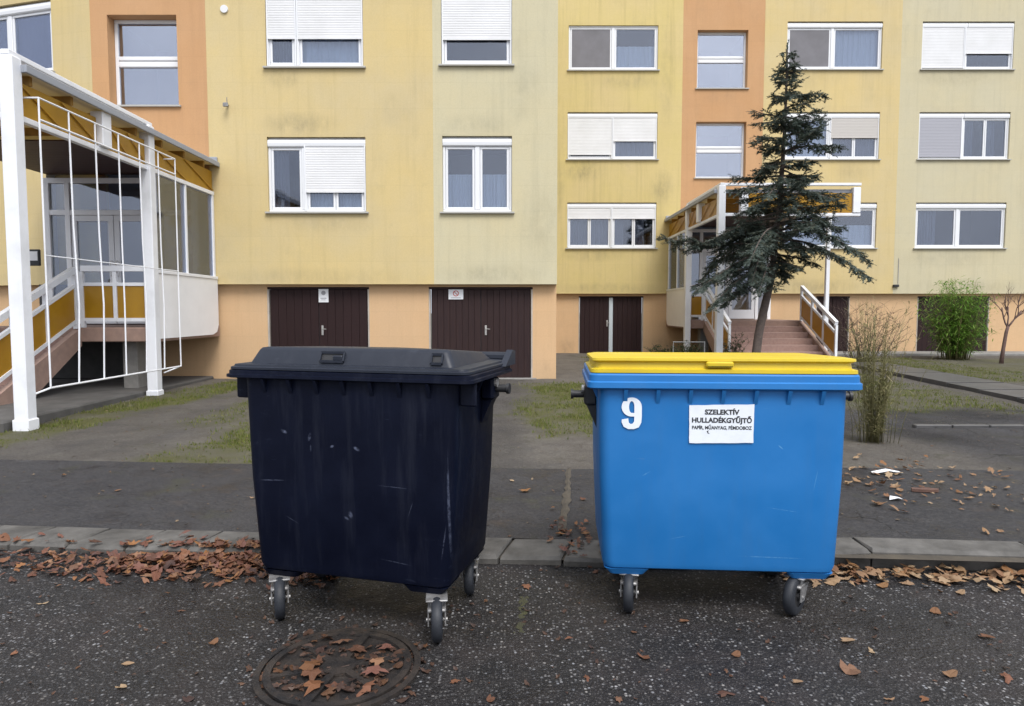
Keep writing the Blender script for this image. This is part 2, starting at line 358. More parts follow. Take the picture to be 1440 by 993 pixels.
def asphalt_road():
    m, t, b = newmat('road_asphalt'); b.inputs['Specular IOR Level'].default_value = .3
    tc = N(t, 'ShaderNodeTexCoord')
    def vor(sc_, jit=1):
        v = N(t, 'ShaderNodeTexVoronoi'); v.inputs['Scale'].default_value = sc_; t.links.new(tc.outputs['Object'], v.inputs['Vector']); return v
    v1 = vor(64); v2 = vor(130)
    def stones(v, thr):
        sp = N(t, 'ShaderNodeSeparateColor'); t.links.new(v.outputs['Color'], sp.inputs[0])
        a = N(t, 'ShaderNodeMapRange'); a.inputs['From Min'].default_value = thr; a.inputs['From Max'].default_value = 1.0; t.links.new(sp.outputs[0], a.inputs['Value'])
        d = N(t, 'ShaderNodeMapRange'); d.inputs['From Min'].default_value = .5; d.inputs['From Max'].default_value = .25; t.links.new(v.outputs['Distance'], d.inputs['Value'])
        return mul(t, a.outputs[0], d.outputs[0]), sp
    s1, sp1 = stones(v1, .66); s2, sp2 = stones(v2, .45)
    big, _ = noise_fac(t, .9, 6, .65, .4, .62)
    mid, _ = noise_fac(t, 7, 7, .75, .4, .64)
    tint, _ = noise_fac(t, 1.6, 6, .7, .45, .66)
    base = mixc(t, big, (0.008625,0.0084,0.009375), (0.01575,0.01485,0.01485))
    base = mixc(t, mul(t, mid, .45), base, (.03,.0265,.025))
    base = mixc(t, mul(t, tint, .5), base, (.04,.031,.029))
    warm = mixc(t, sp1.outputs[1], (.36,.335,.31), (.31,.32,.345))
    base = mixc(t, mul(t, s2, .8), base, (.125,.118,.117))
    patch, _ = noise_fac(t, 2.1, 5, .65, .3, .62)
    base = mixc(t, mul(t, mul(t, s1, 1.15), mul(t, patch, .4, 'MAXIMUM')), base, warm)
    damp, _ = noise_fac(t, .75, 6, .68, .5, .6); base = mixc(t, mul(t, damp, .55), base, (.009,.009,.0105))
    ckr = cracks(t, .7, .006, .56, .64); base = mixc(t, mul(t, ckr, .8), base, (.004,.004,.004))
    t.links.new(base, b.inputs['Base Color'])
    r = N(t, 'ShaderNodeMapRange'); r.inputs['From Min'].default_value = 1; r.inputs['From Max'].default_value = 0; r.inputs['To Min'].default_value = .24; r.inputs['To Max'].default_value = .6; t.links.new(damp, r.inputs['Value']); t.links.new(r.outputs[0], b.inputs['Roughness'])
    inv = mul(t, 1.0, v1.outputs['Distance'], 'SUBTRACT'); inv2 = mul(t, 1.0, v2.outputs['Distance'], 'SUBTRACT')
    h = mul(t, inv, mul(t, inv2, .5), 'ADD'); h = mul(t, h, mul(t, mid, 1.2), 'ADD')
    bump(t, b, h, .8, .008)
    return m
M['road'] = asphalt_road()
def asphalt_walk():
    m, t, b = newmat('pavement_asphalt'); b.inputs['Specular IOR Level'].default_value = .18
    big, _ = noise_fac(t, .8, 6, .65, .38, .62)
    mid, _ = noise_fac(t, 5, 8, .75, .38, .66)
    base = mixc(t, big, (.022,.0222,.026), (.046,.0445,.047))
    base = mixc(t, mul(t, mid, .5), base, (.058,.055,.055))
    fine, _ = noise_fac(t, 150, 3, .75, .5, .72); base = mixc(t, mul(t, fine, .8), base, (.095,.092,.094))
    fin2, _ = noise_fac(t, 120, 3, .75, .5, .7, scl=(1.1,1.1,3)); base = mixc(t, mul(t, fin2, .6), base, (.012,.012,.013))
    g1, _ = noise_fac(t, 55, 3, .7, .44, .62); base = mixc(t, mul(t, g1, .55), base, (.016,.016,.018)); g2, _ = noise_fac(t, 43, 3, .7, .5, .66, scl=(1,1.3,1)); base = mixc(t, mul(t, g2, .5), base, (.085,.082,.083))
    sp_, _ = noise_fac(t, 26, 7, .8, .58, .7); base = mixc(t, mul(t, sp_, .55), base, (.11,.104,.098))
    dk, _ = noise_fac(t, 2.3, 7, .75, .5, .64); base = mixc(t, mul(t, dk, .65), base, (.014,.014,.017))
    ms_, _ = noise_fac(t, 1.5, 7, .75, .56, .7); base = mixc(t, mul(t, ms_, .5), base, (.055,.056,.028))
    br, _ = noise_fac(t, 3.4, 7, .75, .58, .7); base = mixc(t, mul(t, br, .45), base, (.075,.055,.042))
    ck = cracks(t, .8, .006, .55, .65); base = mixc(t, mul(t, ck, .7), base, (.006,.006,.006))
    t.links.new(base, b.inputs['Base Color'])
    r = N(t, 'ShaderNodeMapRange'); r.inputs['To Min'].default_value = .28; r.inputs['To Max'].default_value = .65; t.links.new(dk, r.inputs['Value']); r.inputs['From Min'].default_value = 1; r.inputs['From Max'].default_value = 0
    t.links.new(r.outputs[0], b.inputs['Roughness'])
    f, _ = noise_fac(t, 120, 3, .7, 0, 1); bump(t, b, mul(t, f, ck, 'SUBTRACT'), .6, .008)
    return m
M['walk'] = asphalt_walk()
def yard():
    m, t, b = newmat('yard_ground'); b.inputs['Specular IOR Level'].default_value = .18
    ag = N(t, 'ShaderNodeAttribute', attribute_name='grass'); aa = N(t, 'ShaderNodeAttribute', attribute_name='asph')
    f1, _ = noise_fac(t, 2.2, 8, .72, .36, .64); f2, _ = noise_fac(t, 26, 6, .78, .36, .64); f3, _ = noise_fac(t, .7, 6, .65, .4, .6)
    f4, _ = noise_fac(t, 85, 4, .75, .5, .7); f5, _ = noise_fac(t, 1.3, 8, .75, .48, .64); f6, _ = noise_fac(t, .9, 8, .75, .5, .62); f7, _ = noise_fac(t, 1.7, 8, .75, .55, .68)
    soil = mixc(t, f1, (.16,.143,.124), (.245,.226,.198)); soil = mixc(t, mul(t, f2, .5), soil, (.075,.064,.054)); soil = mixc(t, mul(t, f4, .6), soil, (.22,.195,.165))
    soil = mixc(t, mul(t, f5, .5), soil, (.1,.095,.095)); soil = mixc(t, mul(t, f7, .45), soil, (.085,.085,.04))
    gr = mixc(t, f2, (.088,.1,.026), (.15,.15,.055)); gr = mixc(t, mul(t, f1, .4), gr, (.115,.098,.06)); gr = mixc(t, mul(t, f4, .4), gr, (.2,.18,.09))
    asp = mixc(t, f3, (.04,.04,.044), (.115,.112,.118)); asp = mixc(t, mul(t, f1, .5), asp, (.075,.066,.06)); asp = mixc(t, mul(t, f2, .5), asp, (.028,.026,.026))
    asp = mixc(t, mul(t, f6, .7), asp, (.02,.02,.023)); asp = mixc(t, mul(t, f7, .5), asp, (.065,.066,.03)); asp = mixc(t, mul(t, f4, .5), asp, (.13,.125,.122))
    ck = cracks(t, .6, .008, .55, .65); asp = mixc(t, mul(t, ck, .7), asp, (.008,.008,.008))
    base = mixc(t, aa.outputs['Fac'], soil, asp); base = mixc(t, ag.outputs['Fac'], base, gr)
    t.links.new(base, b.inputs['Base Color'])
    rr = N(t, 'ShaderNodeMapRange'); rr.inputs['To Min'].default_value = .9; rr.inputs['To Max'].default_value = .25; t.links.new(mul(t, aa.outputs['Fac'], f6), rr.inputs['Value']); t.links.new(rr.outputs[0], b.inputs['Roughness'])
    bump(t, b, mul(t, f2, f4, 'ADD'), .8, .02)
    return m
M['yard'] = yard()
M['far'] = simple('far_ground', (.1,.095,.075), .95, (.07,.07,.05), .3)
M['path'] = simple('path_concrete', (.085,.082,.083), .5, (.045,.044,.044), 2.5, bstr=.4)
M['moss'] = simple('moss', (.05,.05,.018), .95, (.035,.033,.022), 12, bstr=.8, bscale=90)
M['silt'] = simple('silt', (.085,.07,.05), .95, (.05,.042,.033), 10, bstr=.6)

def foliage(name, cs, rough=.7, trans=.25):
    """cs: two colours mixed by the per-leaf attribute 'rnd' (or by object)"""
    m, t, b = newmat(name); b.inputs['Roughness'].default_value = rough; b.inputs['Specular IOR Level'].default_value = .25
    a = N(t, 'ShaderNodeAttribute', attribute_name='rnd'); oi = N(t, 'ShaderNodeObjectInfo')
    f = mul(t, mul(t, a.outputs['Fac'], oi.outputs['Random'], 'ADD'), 1.0, 'MODULO')
    cr = N(t, 'ShaderNodeValToRGB'); els = cr.color_ramp.elements
    for i, c in enumerate(cs):
        p = i / (len(cs)-1)
        e = els[0] if i == 0 else (els[len(els)-1] if i == len(cs)-1 else els.new(p))
        e.position = p; e.color = col(c)
    t.links.new(f, cr.inputs[0]); t.links.new(cr.outputs[0], b.inputs['Base Color'])
    tl = N(t, 'ShaderNodeBsdfTranslucent'); t.links.new(cr.outputs[0], tl.inputs['Color'])
    ms = N(t, 'ShaderNodeMixShader'); ms.inputs[0].default_value = trans
    t.links.new(b.outputs[0], ms.inputs[1]); t.links.new(tl.outputs[0], ms.inputs[2]); t.links.new(ms.outputs[0], t.nodes['Material Output'].inputs[0])
    return m
M['needles'] = foliage('spruce_needles', [(.05,.068,.058), (.082,.108,.093), (.13,.16,.14), (.06,.082,.066), (.11,.112,.08)], .6, .32)
M['leaf'] = foliage('dead_leaf', [(.105,.047,.03), (.22,.098,.052), (.06,.033,.025), (.16,.066,.04), (.28,.155,.09), (.08,.04,.028), (.26,.12,.046), (.13,.055,.036), (.19,.088,.066), (.05,.03,.025)], .5, .12)
M['leaf_wet'] = foliage('dead_leaf_wet', [(.035,.024,.02), (.07,.04,.028), (.05,.03,.024), (.11,.055,.03), (.04,.028,.025)], .4, .05)
M['leaf_mix'] = foliage('dead_leaf_mix', [(.06,.045,.03), (.14,.085,.05), (.08,.05,.035), (.22,.16,.1), (.05,.04,.03), (.11,.07,.04)], .6, .1)
M['leaf_pale'] = foliage('dead_leaf_pale', [(.30,.20,.12), (.2,.1,.05), (.36,.26,.16), (.24,.12,.05), (.15,.075,.045)], .6, .15)
M['grass'] = foliage('grass_blades', [(.08,.115,.018), (.125,.15,.03), (.19,.185,.06), (.09,.125,.022), (.22,.2,.095)], .8, .25)
M['bamboo'] = foliage('bamboo_leaf', [(.06,.15,.018), (.13,.27,.035), (.26,.38,.08), (.09,.2,.025)], .5, .45)
M['reed'] = foliage('reed_leaf', [(.18,.17,.065), (.27,.24,.12), (.13,.14,.05), (.32,.27,.15)], .8, .25)
M['twig'] = foliage('bare_twig', [(.09,.07,.055), (.06,.045,.04), (.12,.09,.07)], .9, 0)
M['shrubleaf'] = foliage('shrub_leaf', [(.025,.05,.02), (.05,.08,.03), (.03,.055,.025)], .6, .2)

def put_rnd(me, per_face):
    a = me.attributes.new('rnd', 'FLOAT', 'FACE'); a.data.foreach_set('value', per_face)

# ------------------------------------------------------------------ ground levels
KS = -.075                                  # the street runs slightly askew to the building
def kerb_back(x): return 4.32 + KS*x
def kerb_front(x): return 3.97 + KS*x
def walk_back(x): return 6.28 + KS*x
def sstep(a, b, x):
    t = max(0, min(1, (x-a)/(b-a))); return t*t*(3-2*t)
def h0(x): return .035 + .06*sstep(.7, 1.9, x)
def gz(x, y):
    b = h0(x); return b + (.135-b)*max(0, min(1, (y-6.3)/6))
def nz(x, y, s, seed=0): return noise.noise(Vector((x*s, y*s, seed*7.31)))

# far ground, under everything
tag(MB().quad((-300,-200,-.06),(300,-200,-.06),(300,400,-.06),(-300,400,-.06)).build('ground', M['far']), 'bare earth ground reaching to the horizon', 'ground', kind='structure')
rd = MB(); xs = [-60+i*2 for i in range(61)]
for i in range(len(xs)-1):
    a, b_ = xs[i], xs[i+1]
    rd.quad((a,-40,0),(b_,-40,0),(b_,kerb_front(b_)+.16,0),(a,kerb_front(a)+.16,0))
tag(rd.build('road', M['road']), 'dark worn road asphalt with pale chippings', 'road', kind='structure')
# pavement strip
pv = MB(); X0, X1, NX, NY = -40, 40, 160, 10
for j in range(NY+1):
    for i in range(NX+1):
        x = X0 + (X1-X0)*i/NX; t_ = j/NY; y = kerb_back(x)-.01 + (walk_back(x)+.02*nz(x,0,3)-kerb_back(x))*t_
        pv.v.append((x, y, h0(x)+.006+.006*nz(x,y,1.2)))
for j in range(NY):
    for i in range(NX):
        n = j*(NX+1)+i; pv.f.append((n, n+1, n+NX+2, n+NX+1))
tag(pv.build('pavement', M['walk'], smooth=True, recalc=False), 'dark asphalt pavement strip along the kerb', 'pavement', kind='structure')
# yard between pavement and building, with material masks for grass and asphalt
def band(v, a, b, s): return sstep(a-s, a+s, v) * (1-sstep(b-s, b+s, v))
def grass_amt(x, y):
    w = .35*nz(x, y, .9, 1) + .18*nz(x, y, 3.1, 2)
    w += .22*nz(x, y, 5.5, 21)
    g = 0
    xl = -6.35 + (y-8.2)*.14
    g = max(g, band(x+w*.5, xl, xl+.95, .15) * sstep(6.9, 7.3, y))                      # along the porch
    xm = -4.4 + (y-7)*.06
    g = max(g, band(x+w*.6, xm, xm+.55, .18) * band(y, 8.6, 12.6, .5)*.75)               # between wheel tracks
    g = max(g, band(x+w, -3.5, -1.8, .3) * band(y+w, 6.4, 9.2, .3)*.9)                   # behind the dark bin
    g = max(g, band(x+w*.8, .25, 2.4, .22) * band(y+w, 7.8, 12.8, .35)*.95)              # between the bins
    g = max(g, band(x+w, 5.0, 7.55, .3) * band(y+w*1.5, 9.4, 15.5, .5)*.55)              # left of the path
    g = max(g, band(x, 8.9, 22, .2) * band(y+w, 13.0, 19.6, .4)*.6)                     # before the right wing
    g = max(g, band(x+w, 2.2, 5.2, .3) * band(y+w, 15.5, 20.5, .4)*.7)
    t_ = sstep(-.35, .2, nz(x, y, 1.9, 31) + .6*nz(x, y, 5.0, 32))          # bare mud shows through
    return g*(.45+.55*t_)
def asph_amt(x, y):
    w = .3*nz(x, y, .8, 5) + .15*nz(x, y, 2.7, 6)
    a = sstep(2.2, 4.4, x+w*2) * (1-.75*sstep(9.3, 9.9, y+w)) * (1 - .8*band(x+w, 2.0, 4.6, .4)*band(y+w, 5.6, 8.0, .4))
    d = band(x+w, -5.6, -3.6, .3) * sstep(6.2, 6.6, y)*.3
    d = max(d, band(x+w*.6, -3.2, .05, .25)*sstep(9.0, 10.0, y+w)*.6)
    d = max(d, band(x+w, -.9, .25, .2)*.5)
    return max(a, d)
yd = MB(); GX0, GX1, GY0, GY1, ST = -15, 22, 4.2, 22.6, .14
nx, ny = int((GX1-GX0)/ST), int((GY1-GY0)/ST); ga, aa_ = [], []
for j in range(ny+1):
    for i in range(nx+1):
        x, y = GX0+i*ST, GY0+j*ST
        inside = y > walk_back(x)+.05
        yy = max(y, kerb_back(x)-.02)
        yd.v.append((x, yy, gz(x, yy) - .004 + (.014*nz(x, y, 1.1, 3) + .007*nz(x, y, 4, 4) if inside else -.012)))
        ga.append(grass_amt(x, y)); aa_.append(asph_amt(x, y))
for j in range(ny):
    for i in range(nx):
        n = j*(nx+1)+i; yd.f.append((n, n+1, n+nx+2, n+nx+1))
yo = yd.build('yard', M['yard'], smooth=True, recalc=False)
for nm, arr in (('grass', ga), ('asph', aa_)):
    at_ = yo.data.attributes.new(nm, 'FLOAT', 'POINT'); at_.data.foreach_set('value', arr)
tag(yo, 'worn earth, old asphalt and thin grass before the building', 'yard', kind='structure')
# kerb: dropped at the left and middle, raised at the right, stones one by one
kb = thing('kerb', 'grey concrete kerb of single stones between road and pavement', 'kerb'); kb['kind'] = 'structure'
rk = random.Random(3); x = -6.2; joint = .016
while x < 6.0:
    ln = (.385 if x < 1.0 else .98) + rk.uniform(-.012, .012)
    top0, top1 = h0(x)+.012+rk.uniform(-.005,.004), h0(x+ln)+.012+rk.uniform(-.005,.004)
    a, b_ = x+joint/2, x+ln-joint/2; dy = rk.uniform(-.008, .008)
    ex = .1*sstep(.9,1.7,a)
    yf0, yb0, yf1, yb1 = kerb_front(a)+dy+ex, kerb_back(a)-.012, kerb_front(b_)+dy+.1*sstep(.9,1.7,b_), kerb_back(b_)-.012
    sk = -.09 if x < .9 else 0           # left stones are laid askew
    c = .018
    m = MB()
    m.loft([[(a+sk,yf0,-.05),(b_+sk,yf1,-.05),(b_,yb1,-.05),(a,yb0,-.05)],
            [(a+sk,yf0,max(top0-c,.006)),(b_+sk,yf1,max(top1-c,.006)),(b_,yb1,top1-.004),(a,yb0,top0-.004)],
            [(a+sk+c*.6,yf0+c*1.3,top0),(b_+sk-c*.6,yf1+c*1.3,top1),(b_-c*.6,yb1-c,top1),(a+c*.6,yb0-c,top0)]])
    m.build('kerb_stone', M['kerb'], kb)
    x += ln
m = MB()
for i in range(60):
    a, b_ = -6.3+i*.21, -6.3+(i+1)*.21
    m.quad((a,kerb_front(a)+.03,h0(a)-.012),(b_,kerb_front(b_)+.03,h0(b_)-.012),(b_,kerb_back(b_)+.02,h0(b_)-.012),(a,kerb_back(a)+.02,h0(a)-.012))
m.build('joint_bed', M['silt'], kb)

# raised concrete path at the right
pt = thing('garden_path', 'raised pale concrete slab path crossing the grass', 'path'); pt['kind'] = 'structure'
y = 9.3; rk = random.Random(5)
while y < 16.6:
    x0 = 7.72 + (y-9.9)*.1; x1 = x0+1.05; z = gz(8, y)
    MB().prism([(x0,y+.012),(x1,y+.012),(x1+.1,y+.988),(x0+.1,y+.988)], 'z', z-.05, z+.07+rk.uniform(-.008,.008)).build('slab', M['path'], pt)
    y += 1.0
# lighter asphalt edging line at the right
MB_e = MB()
for i in range(20):
    a = 4.9+i*.45
    MB_e.bbox(a, a+.44, 8.18-a*.012, 8.27-a*.012, gz(a,8.2)-.06, gz(a,8.2)+.028, .008)
tag(MB_e.build('edging_strip', M['path']), 'low concrete edging strip across the asphalt', 'edging', kind='structure')

# moss and silt in the long joint between the bins
def strip(name, pts, mat, wid, dz, label, seed):
    rr = random.Random(seed); m = MB(); n = 70; L = []
    for i in range(n+1):
        t_ = i/n*(len(pts)-1); k = min(int(t_), len(pts)-2); u = t_-k
        x = pts[k][0]*(1-u)+pts[k+1][0]*u; y = pts[k][1]*(1-u)+pts[k+1][1]*u
        w = wid*(.55+.9*abs(nz(x*3, y*3, 1.6, seed)))*(0.25 if i in (0, n) else 1)
        L.append((x-w+.02*nz(x,y,6,seed), x+w+.02*nz(x,y,7,seed+1), y))
    for (a, b_, y), (a2, b2, y2) in zip(L, L[1:]):
        z, z2 = dz((a+b_)/2, y), dz((a2+b2)/2, y2)
        c, c2 = (a+b_)/2, (a2+b2)/2
        m.quad((a,y,z),(c,y,z+.012),(c2,y2,z2+.012),(a2,y2,z2)); m.quad((c,y,z+.012),(b_,y,z),(b2,y2,z2),(c2,y2,z2+.012))
    return tag(m.build(name, mat, smooth=True, recalc=False), label, name.split('_')[0], kind='stuff')
mt = MB(); rm = random.Random(11)
for k in range(170):
    u = rm.random(); y = 2.25+1.25*u; x = -.01+.07*u+rm.gauss(0,.011); r_ = rm.uniform(.004,.017); hh = rm.uniform(.002,.007)
    if nz(x*0+3, y, 5, 2) < -.12: continue
    base_ = [(x+r_*math.cos(t_*1.047)*rm.uniform(.7,1.2), y+1.3*r_*math.sin(t_*1.047)*rm.uniform(.7,1.2), .001) for t_ in range(6)]
    n_ = len(mt.v); mt.v += base_+[(x, y, hh)]; mt.f += [(n_+q, n_+(q+1) % 6, n_+6) for q in range(6)]
tag(mt.build('moss_strip', M['moss'], smooth=True, recalc=False), 'broken strip of green moss growing in the road joint', 'moss', kind='stuff')
strip('silt_strip', [(.32,4.36),(.43,5.2),(.53,6.25)], M['silt'], .035, lambda x,y: h0(x)+.01, 'brown silt strip filling the pavement joint', 12)

# ------------------------------------------------------------------ buildings
def holes_wall(x0, x1, z0, z1, Y, holes, depth, mat, name, parent, back=.3):
    """front face at Y with rectangular holes (hx0,hx1,hz0,hz1,depth) and their reveals"""
    m = MB()
    xs = sorted(set([x0, x1] + [v for h in holes for v in h[:2]])); zs = sorted(set([z0, z1] + [v for h in holes for v in h[2:4]]))
    for i in range(len(xs)-1):
        for k in range(len(zs)-1):
            cx, cz = (xs[i]+xs[i+1])/2, (zs[k]+zs[k+1])/2
            if any(h[0] < cx < h[1] and h[2] < cz < h[3] for h in holes): continue
            m.quad((xs[i],Y,zs[k]),(xs[i+1],Y,zs[k]),(xs[i+1],Y,zs[k+1]),(xs[i],Y,zs[k+1]))
    for h in holes:
        a, b_, c, d = h[:4]; e = Y + h[4]
        m.quad((a,Y,c),(a,e,c),(b_,e,c),(b_,Y,c)); m.quad((a,Y,d),(b_,Y,d),(b_,e,d),(a,e,d))
        m.quad((a,Y,c),(a,Y,d),(a,e,d),(a,e,c)); m.quad((b_,Y,c),(b_,e,c),(b_,e,d),(b_,Y,d))
    # outer edges of the slab
    m.quad((x0,Y,z0),(x0,Y,z1),(x0,Y+back,z1),(x0,Y+back,z0)); m.quad((x1,Y,z0),(x1,Y+back,z0),(x1,Y+back,z1),(x1,Y,z1))
    m.quad((x0,Y,z0),(x0,Y+back,z0),(x1,Y+back,z0),(x1,Y,z0)); m.quad((x0,Y,z1),(x1,Y,z1),(x1,Y+back,z1),(x0,Y+back,z1))
    return m.build(name, mat, parent, recalc=False)
def slats(x0, x1, z0, z1, Y, pitch=.045):
    m = MB(); n = max(2, int((z1-z0)/pitch)); p = (z1-z0)/n
    prof = []
    for i in range(n):
        za = z0+i*p
        prof += [(Y, za), (Y-.003, za+p*.1), (Y-.0045, za+p*.5), (Y-.003, za+p*.9)]
    prof.append((Y, z1))
    for (ya, za), (yb, zb) in zip(prof, prof[1:]):
        m.quad((x0,ya,za),(x1,ya,za),(x1,yb,zb),(x0,yb,zb))
    m.box(x0, x1, Y-.018, Y+.004, z0-.03, z0)            # bottom bar
    return m
def drape(x0, x1, z0, z1, Y, n=26, amp=.02, seed=0):
    m = MB(); r = random.Random(seed); P = []
    for i in range(n+1):
        P.append((x0+(x1-x0)*i/n, Y + amp*math.sin(i*1.9+r.uniform(-.5,.5)) + r.uniform(-.3,.3)*amp))
    for (a, ya), (b_, yb) in zip(P, P[1:]): m.quad((a,ya,z0),(b_,yb,z0),(b_,yb*.5+ya*.5,z1),(a,ya,z1))
    return m
def window(bld, x0, x1, z0, z1, Y, lights, box=.19, depth=.13, gmat='glass', two_box=False, seed=0, sill_over=.05):
    """lights: list of (width fraction, shutter fraction 0..1, kind, number of panes, shutter material)"""
    F = Y + depth - .05                               # frame plane
    zt = z1 - (box*.75 if box else 0)
    fr = MB(); t = .055
    fr.bbox(x0+.002, x1-.002, F-.03, F+.05, z0+.002, z0+t, .008); fr.bbox(x0+.002, x1-.002, F-.03, F+.05, zt-t, zt, .008)
    if box: fr.bbox(x0+.002, x1-.002, F-.0, F+.05, zt+.001, z1-.002, .004)
    fr.bbox(x0+.002, x0+t, F-.028, F+.05, z0+t, zt-t, .008); fr.bbox(x1-t, x1-.002, F-.028, F+.05, z0+t, zt-t, .008)
    xa = x0+t; W = x1-x0-2*t; cuts = []
    for i, L in enumerate(lights):
        xb = xa + W*L[0]; cuts.append((xa, xb))
        if i < len(lights)-1: fr.bbox(xb-.05, xb+.05, F-.035, F+.05, z0+t, zt-t, .008)
        xa = xb
    w = fr.build('window', M['pvc'], bld)
    MB().box(x0-sill_over, x1+sill_over, Y-.06, Y+depth-.09, z0-.03, z0+.0015).build('sill', M['sill'], w)
    if box:
        def bx(a, b_):
            r_ = []
            pr = [(Y+depth-.081, z1-.04), (Y+.045, z1-.04), (Y+.022, z1-.06), (Y+.014, z1-box*.6), (Y+.02, z1-box+.02), (Y+.034, z1-box), (Y+depth-.081, z1-box)]
            MB().prism(pr, 'x', a, b_).build('shutter_box', M['pvc'], w)
        if two_box: xm = (x0+x1)/2; bx(x0+.003, xm-.006); bx(xm+.006, x1-.003)
        else: bx(x0+.003, x1-.003)
    for i, (L, (a, b_)) in enumerate(zip(lights, cuts)):
        fw, sh, kind, npn = L[:4]; smat = M[L[4]] if len(L) > 4 else M['shutter']
        za, zb = z0+t, zt-t; a2, b2 = a+(.05 if i else .0), b_-(.05 if i < len(lights)-1 else .0)
        if sh > 0:
            zs = (zt+.03) - (zt-z0-t)*sh
            slats(a2-.02, b2+.02, zs, zt+.03, F-.045).build('shutter', smat, w)
            MB().box(a2-.045, a2-.02, F-.062, F-.031, z0+.03, zt).build('guide_rail', M['pvc'], w); MB().box(b2+.02, b2+.045, F-.062, F-.031, z0+.03, zt).build('guide_rail', M['pvc'], w)
        pw = (b2-a2)/npn
        for k in range(npn):
            p0, p1 = a2+k*pw, a2+(k+1)*pw
            s = MB(); q = .05
            s.bbox(p0+.004,p1-.004,F-.02,F+.03,za+.002,za+q,.006); s.bbox(p0+.004,p1-.004,F-.02,F+.03,zb-q,zb-.002,.006)
            s.bbox(p0+.004,p0+q,F-.018,F+.03,za+q,zb-q,.006); s.bbox(p1-q,p1-.004,F-.018,F+.03,za+q,zb-q,.006)
            s.build('sash', M['pvc'], w)
            if kind == 'screen':
                MB().box(p0+q-.01, p1-q+.01, F-.012, F-.008, za+q-.01, zb-q+.01).build('insect_screen', M['mesh_screen'], w)
            MB().box(p0+q-.006, p1-q+.006, F+.004, F+.012, za+q-.006, zb-q+.006).build('pane', M[gmat], w)
            if kind in ('curtain', 'half', 'dim', 'net', 'part'):
                za2 = zb-(zb-za)*.45 if kind == 'half' else za
                m_ = 'curtain_dim' if kind in ('dim', 'part') else 'curtain'
                pb = p0 + (p1-p0)*(.55 if kind == 'part' else 1)
                zc = za+(zb-za)*.58 if kind == 'net' else zb
                drape(p0+.01, pb-.01, za2, zc, F+.1, seed=seed*7+k+i*3).build('curtain', M[m_], w)
            if kind == 'blind':
                slats(p0+.03, p1-.03, za, zb, F+.05, .06).build('blind', smat, w)
    # the room behind
    r = MB(); b_ = F+.06; e = F+1.6
    r.quad((x0,b_,z0),(x0,b_,z1),(x0,e,z1),(x0,e,z0)); r.quad((x1,b_,z0),(x1,e,z0),(x1,e,z1),(x1,b_,z1))
    r.quad((x0,b_,z0),(x0,e,z0),(x1,e,z0),(x1,b_,z0)); r.quad((x0,b_,z1),(x1,b_,z1),(x1,e,z1),(x0,e,z1)); r.quad((x0,e,z0),(x0,e,z1),(x1,e,z1),(x1,e,z0))
    r.build('room', M['room'], w, recalc=False)
    return w
def stair_window(bld, x0, x1, z0, z1, Y, depth=.26):
    F = Y+depth-.04; t = .07; fr = MB()
    fr.bbox(x0+.002,x1-.002,F-.03,F+.05,z0+.002,z0+t,.01); fr.bbox(x0+.002,x1-.002,F-.03,F+.05,z1-t,z1-.002,.01)
    fr.bbox(x0+.002,x0+t,F-.028,F+.05,z0+t,z1-t,.01); fr.bbox(x1-t,x1-.002,F-.028,F+.05,z0+t,z1-t,.01)
    zm = z0 + (z1-z0)*.52
    w = fr.build('window', M['pvc'], bld)
    s = MB(); s.bbox(x0+t+.002,x1-t-.002,F-.04,F+.05,zm-.09,zm+.02,.012); s.bbox(x0+t+.002,x1-t-.002,F-.034,F+.05,zm+.04,zm+.12,.012); s.build('transom', M['pvc'], w)
    MB().box(x0+t-.006,x1-t+.006,F+.004,F+.012,z0+t-.006,zm-.08).build('pane', M['glass_stair'], w)
    MB().box(x0+t-.006,x1-t+.006,F+.004,F+.012,zm+.11,z1-t+.006).build('pane', M['glass_stair'], w)
    MB().box(x0-.05,x1+.05,Y-.05,F-.032,z0-.03,z0+.0015).build('sill', M['sill'], w)
    r = MB(); b_ = F+.06; e = F+1.6
    r.quad((x0,b_,z0),(x0,b_,z1),(x0,e,z1),(x0,e,z0)); r.quad((x1,b_,z0),(x1,e,z0),(x1,e,z1),(x1,b_,z1))
    r.quad((x0,b_,z0),(x0,e,z0),(x1,e,z0),(x1,b_,z0)); r.quad((x0,b_,z1),(x1,b_,z1),(x1,e,z1),(x0,e,z1)); r.quad((x0,e,z0),(x0,e,z1),(x1,e,z1),(x1,e,z0))
    r.build('room', M['room'], w, recalc=False)
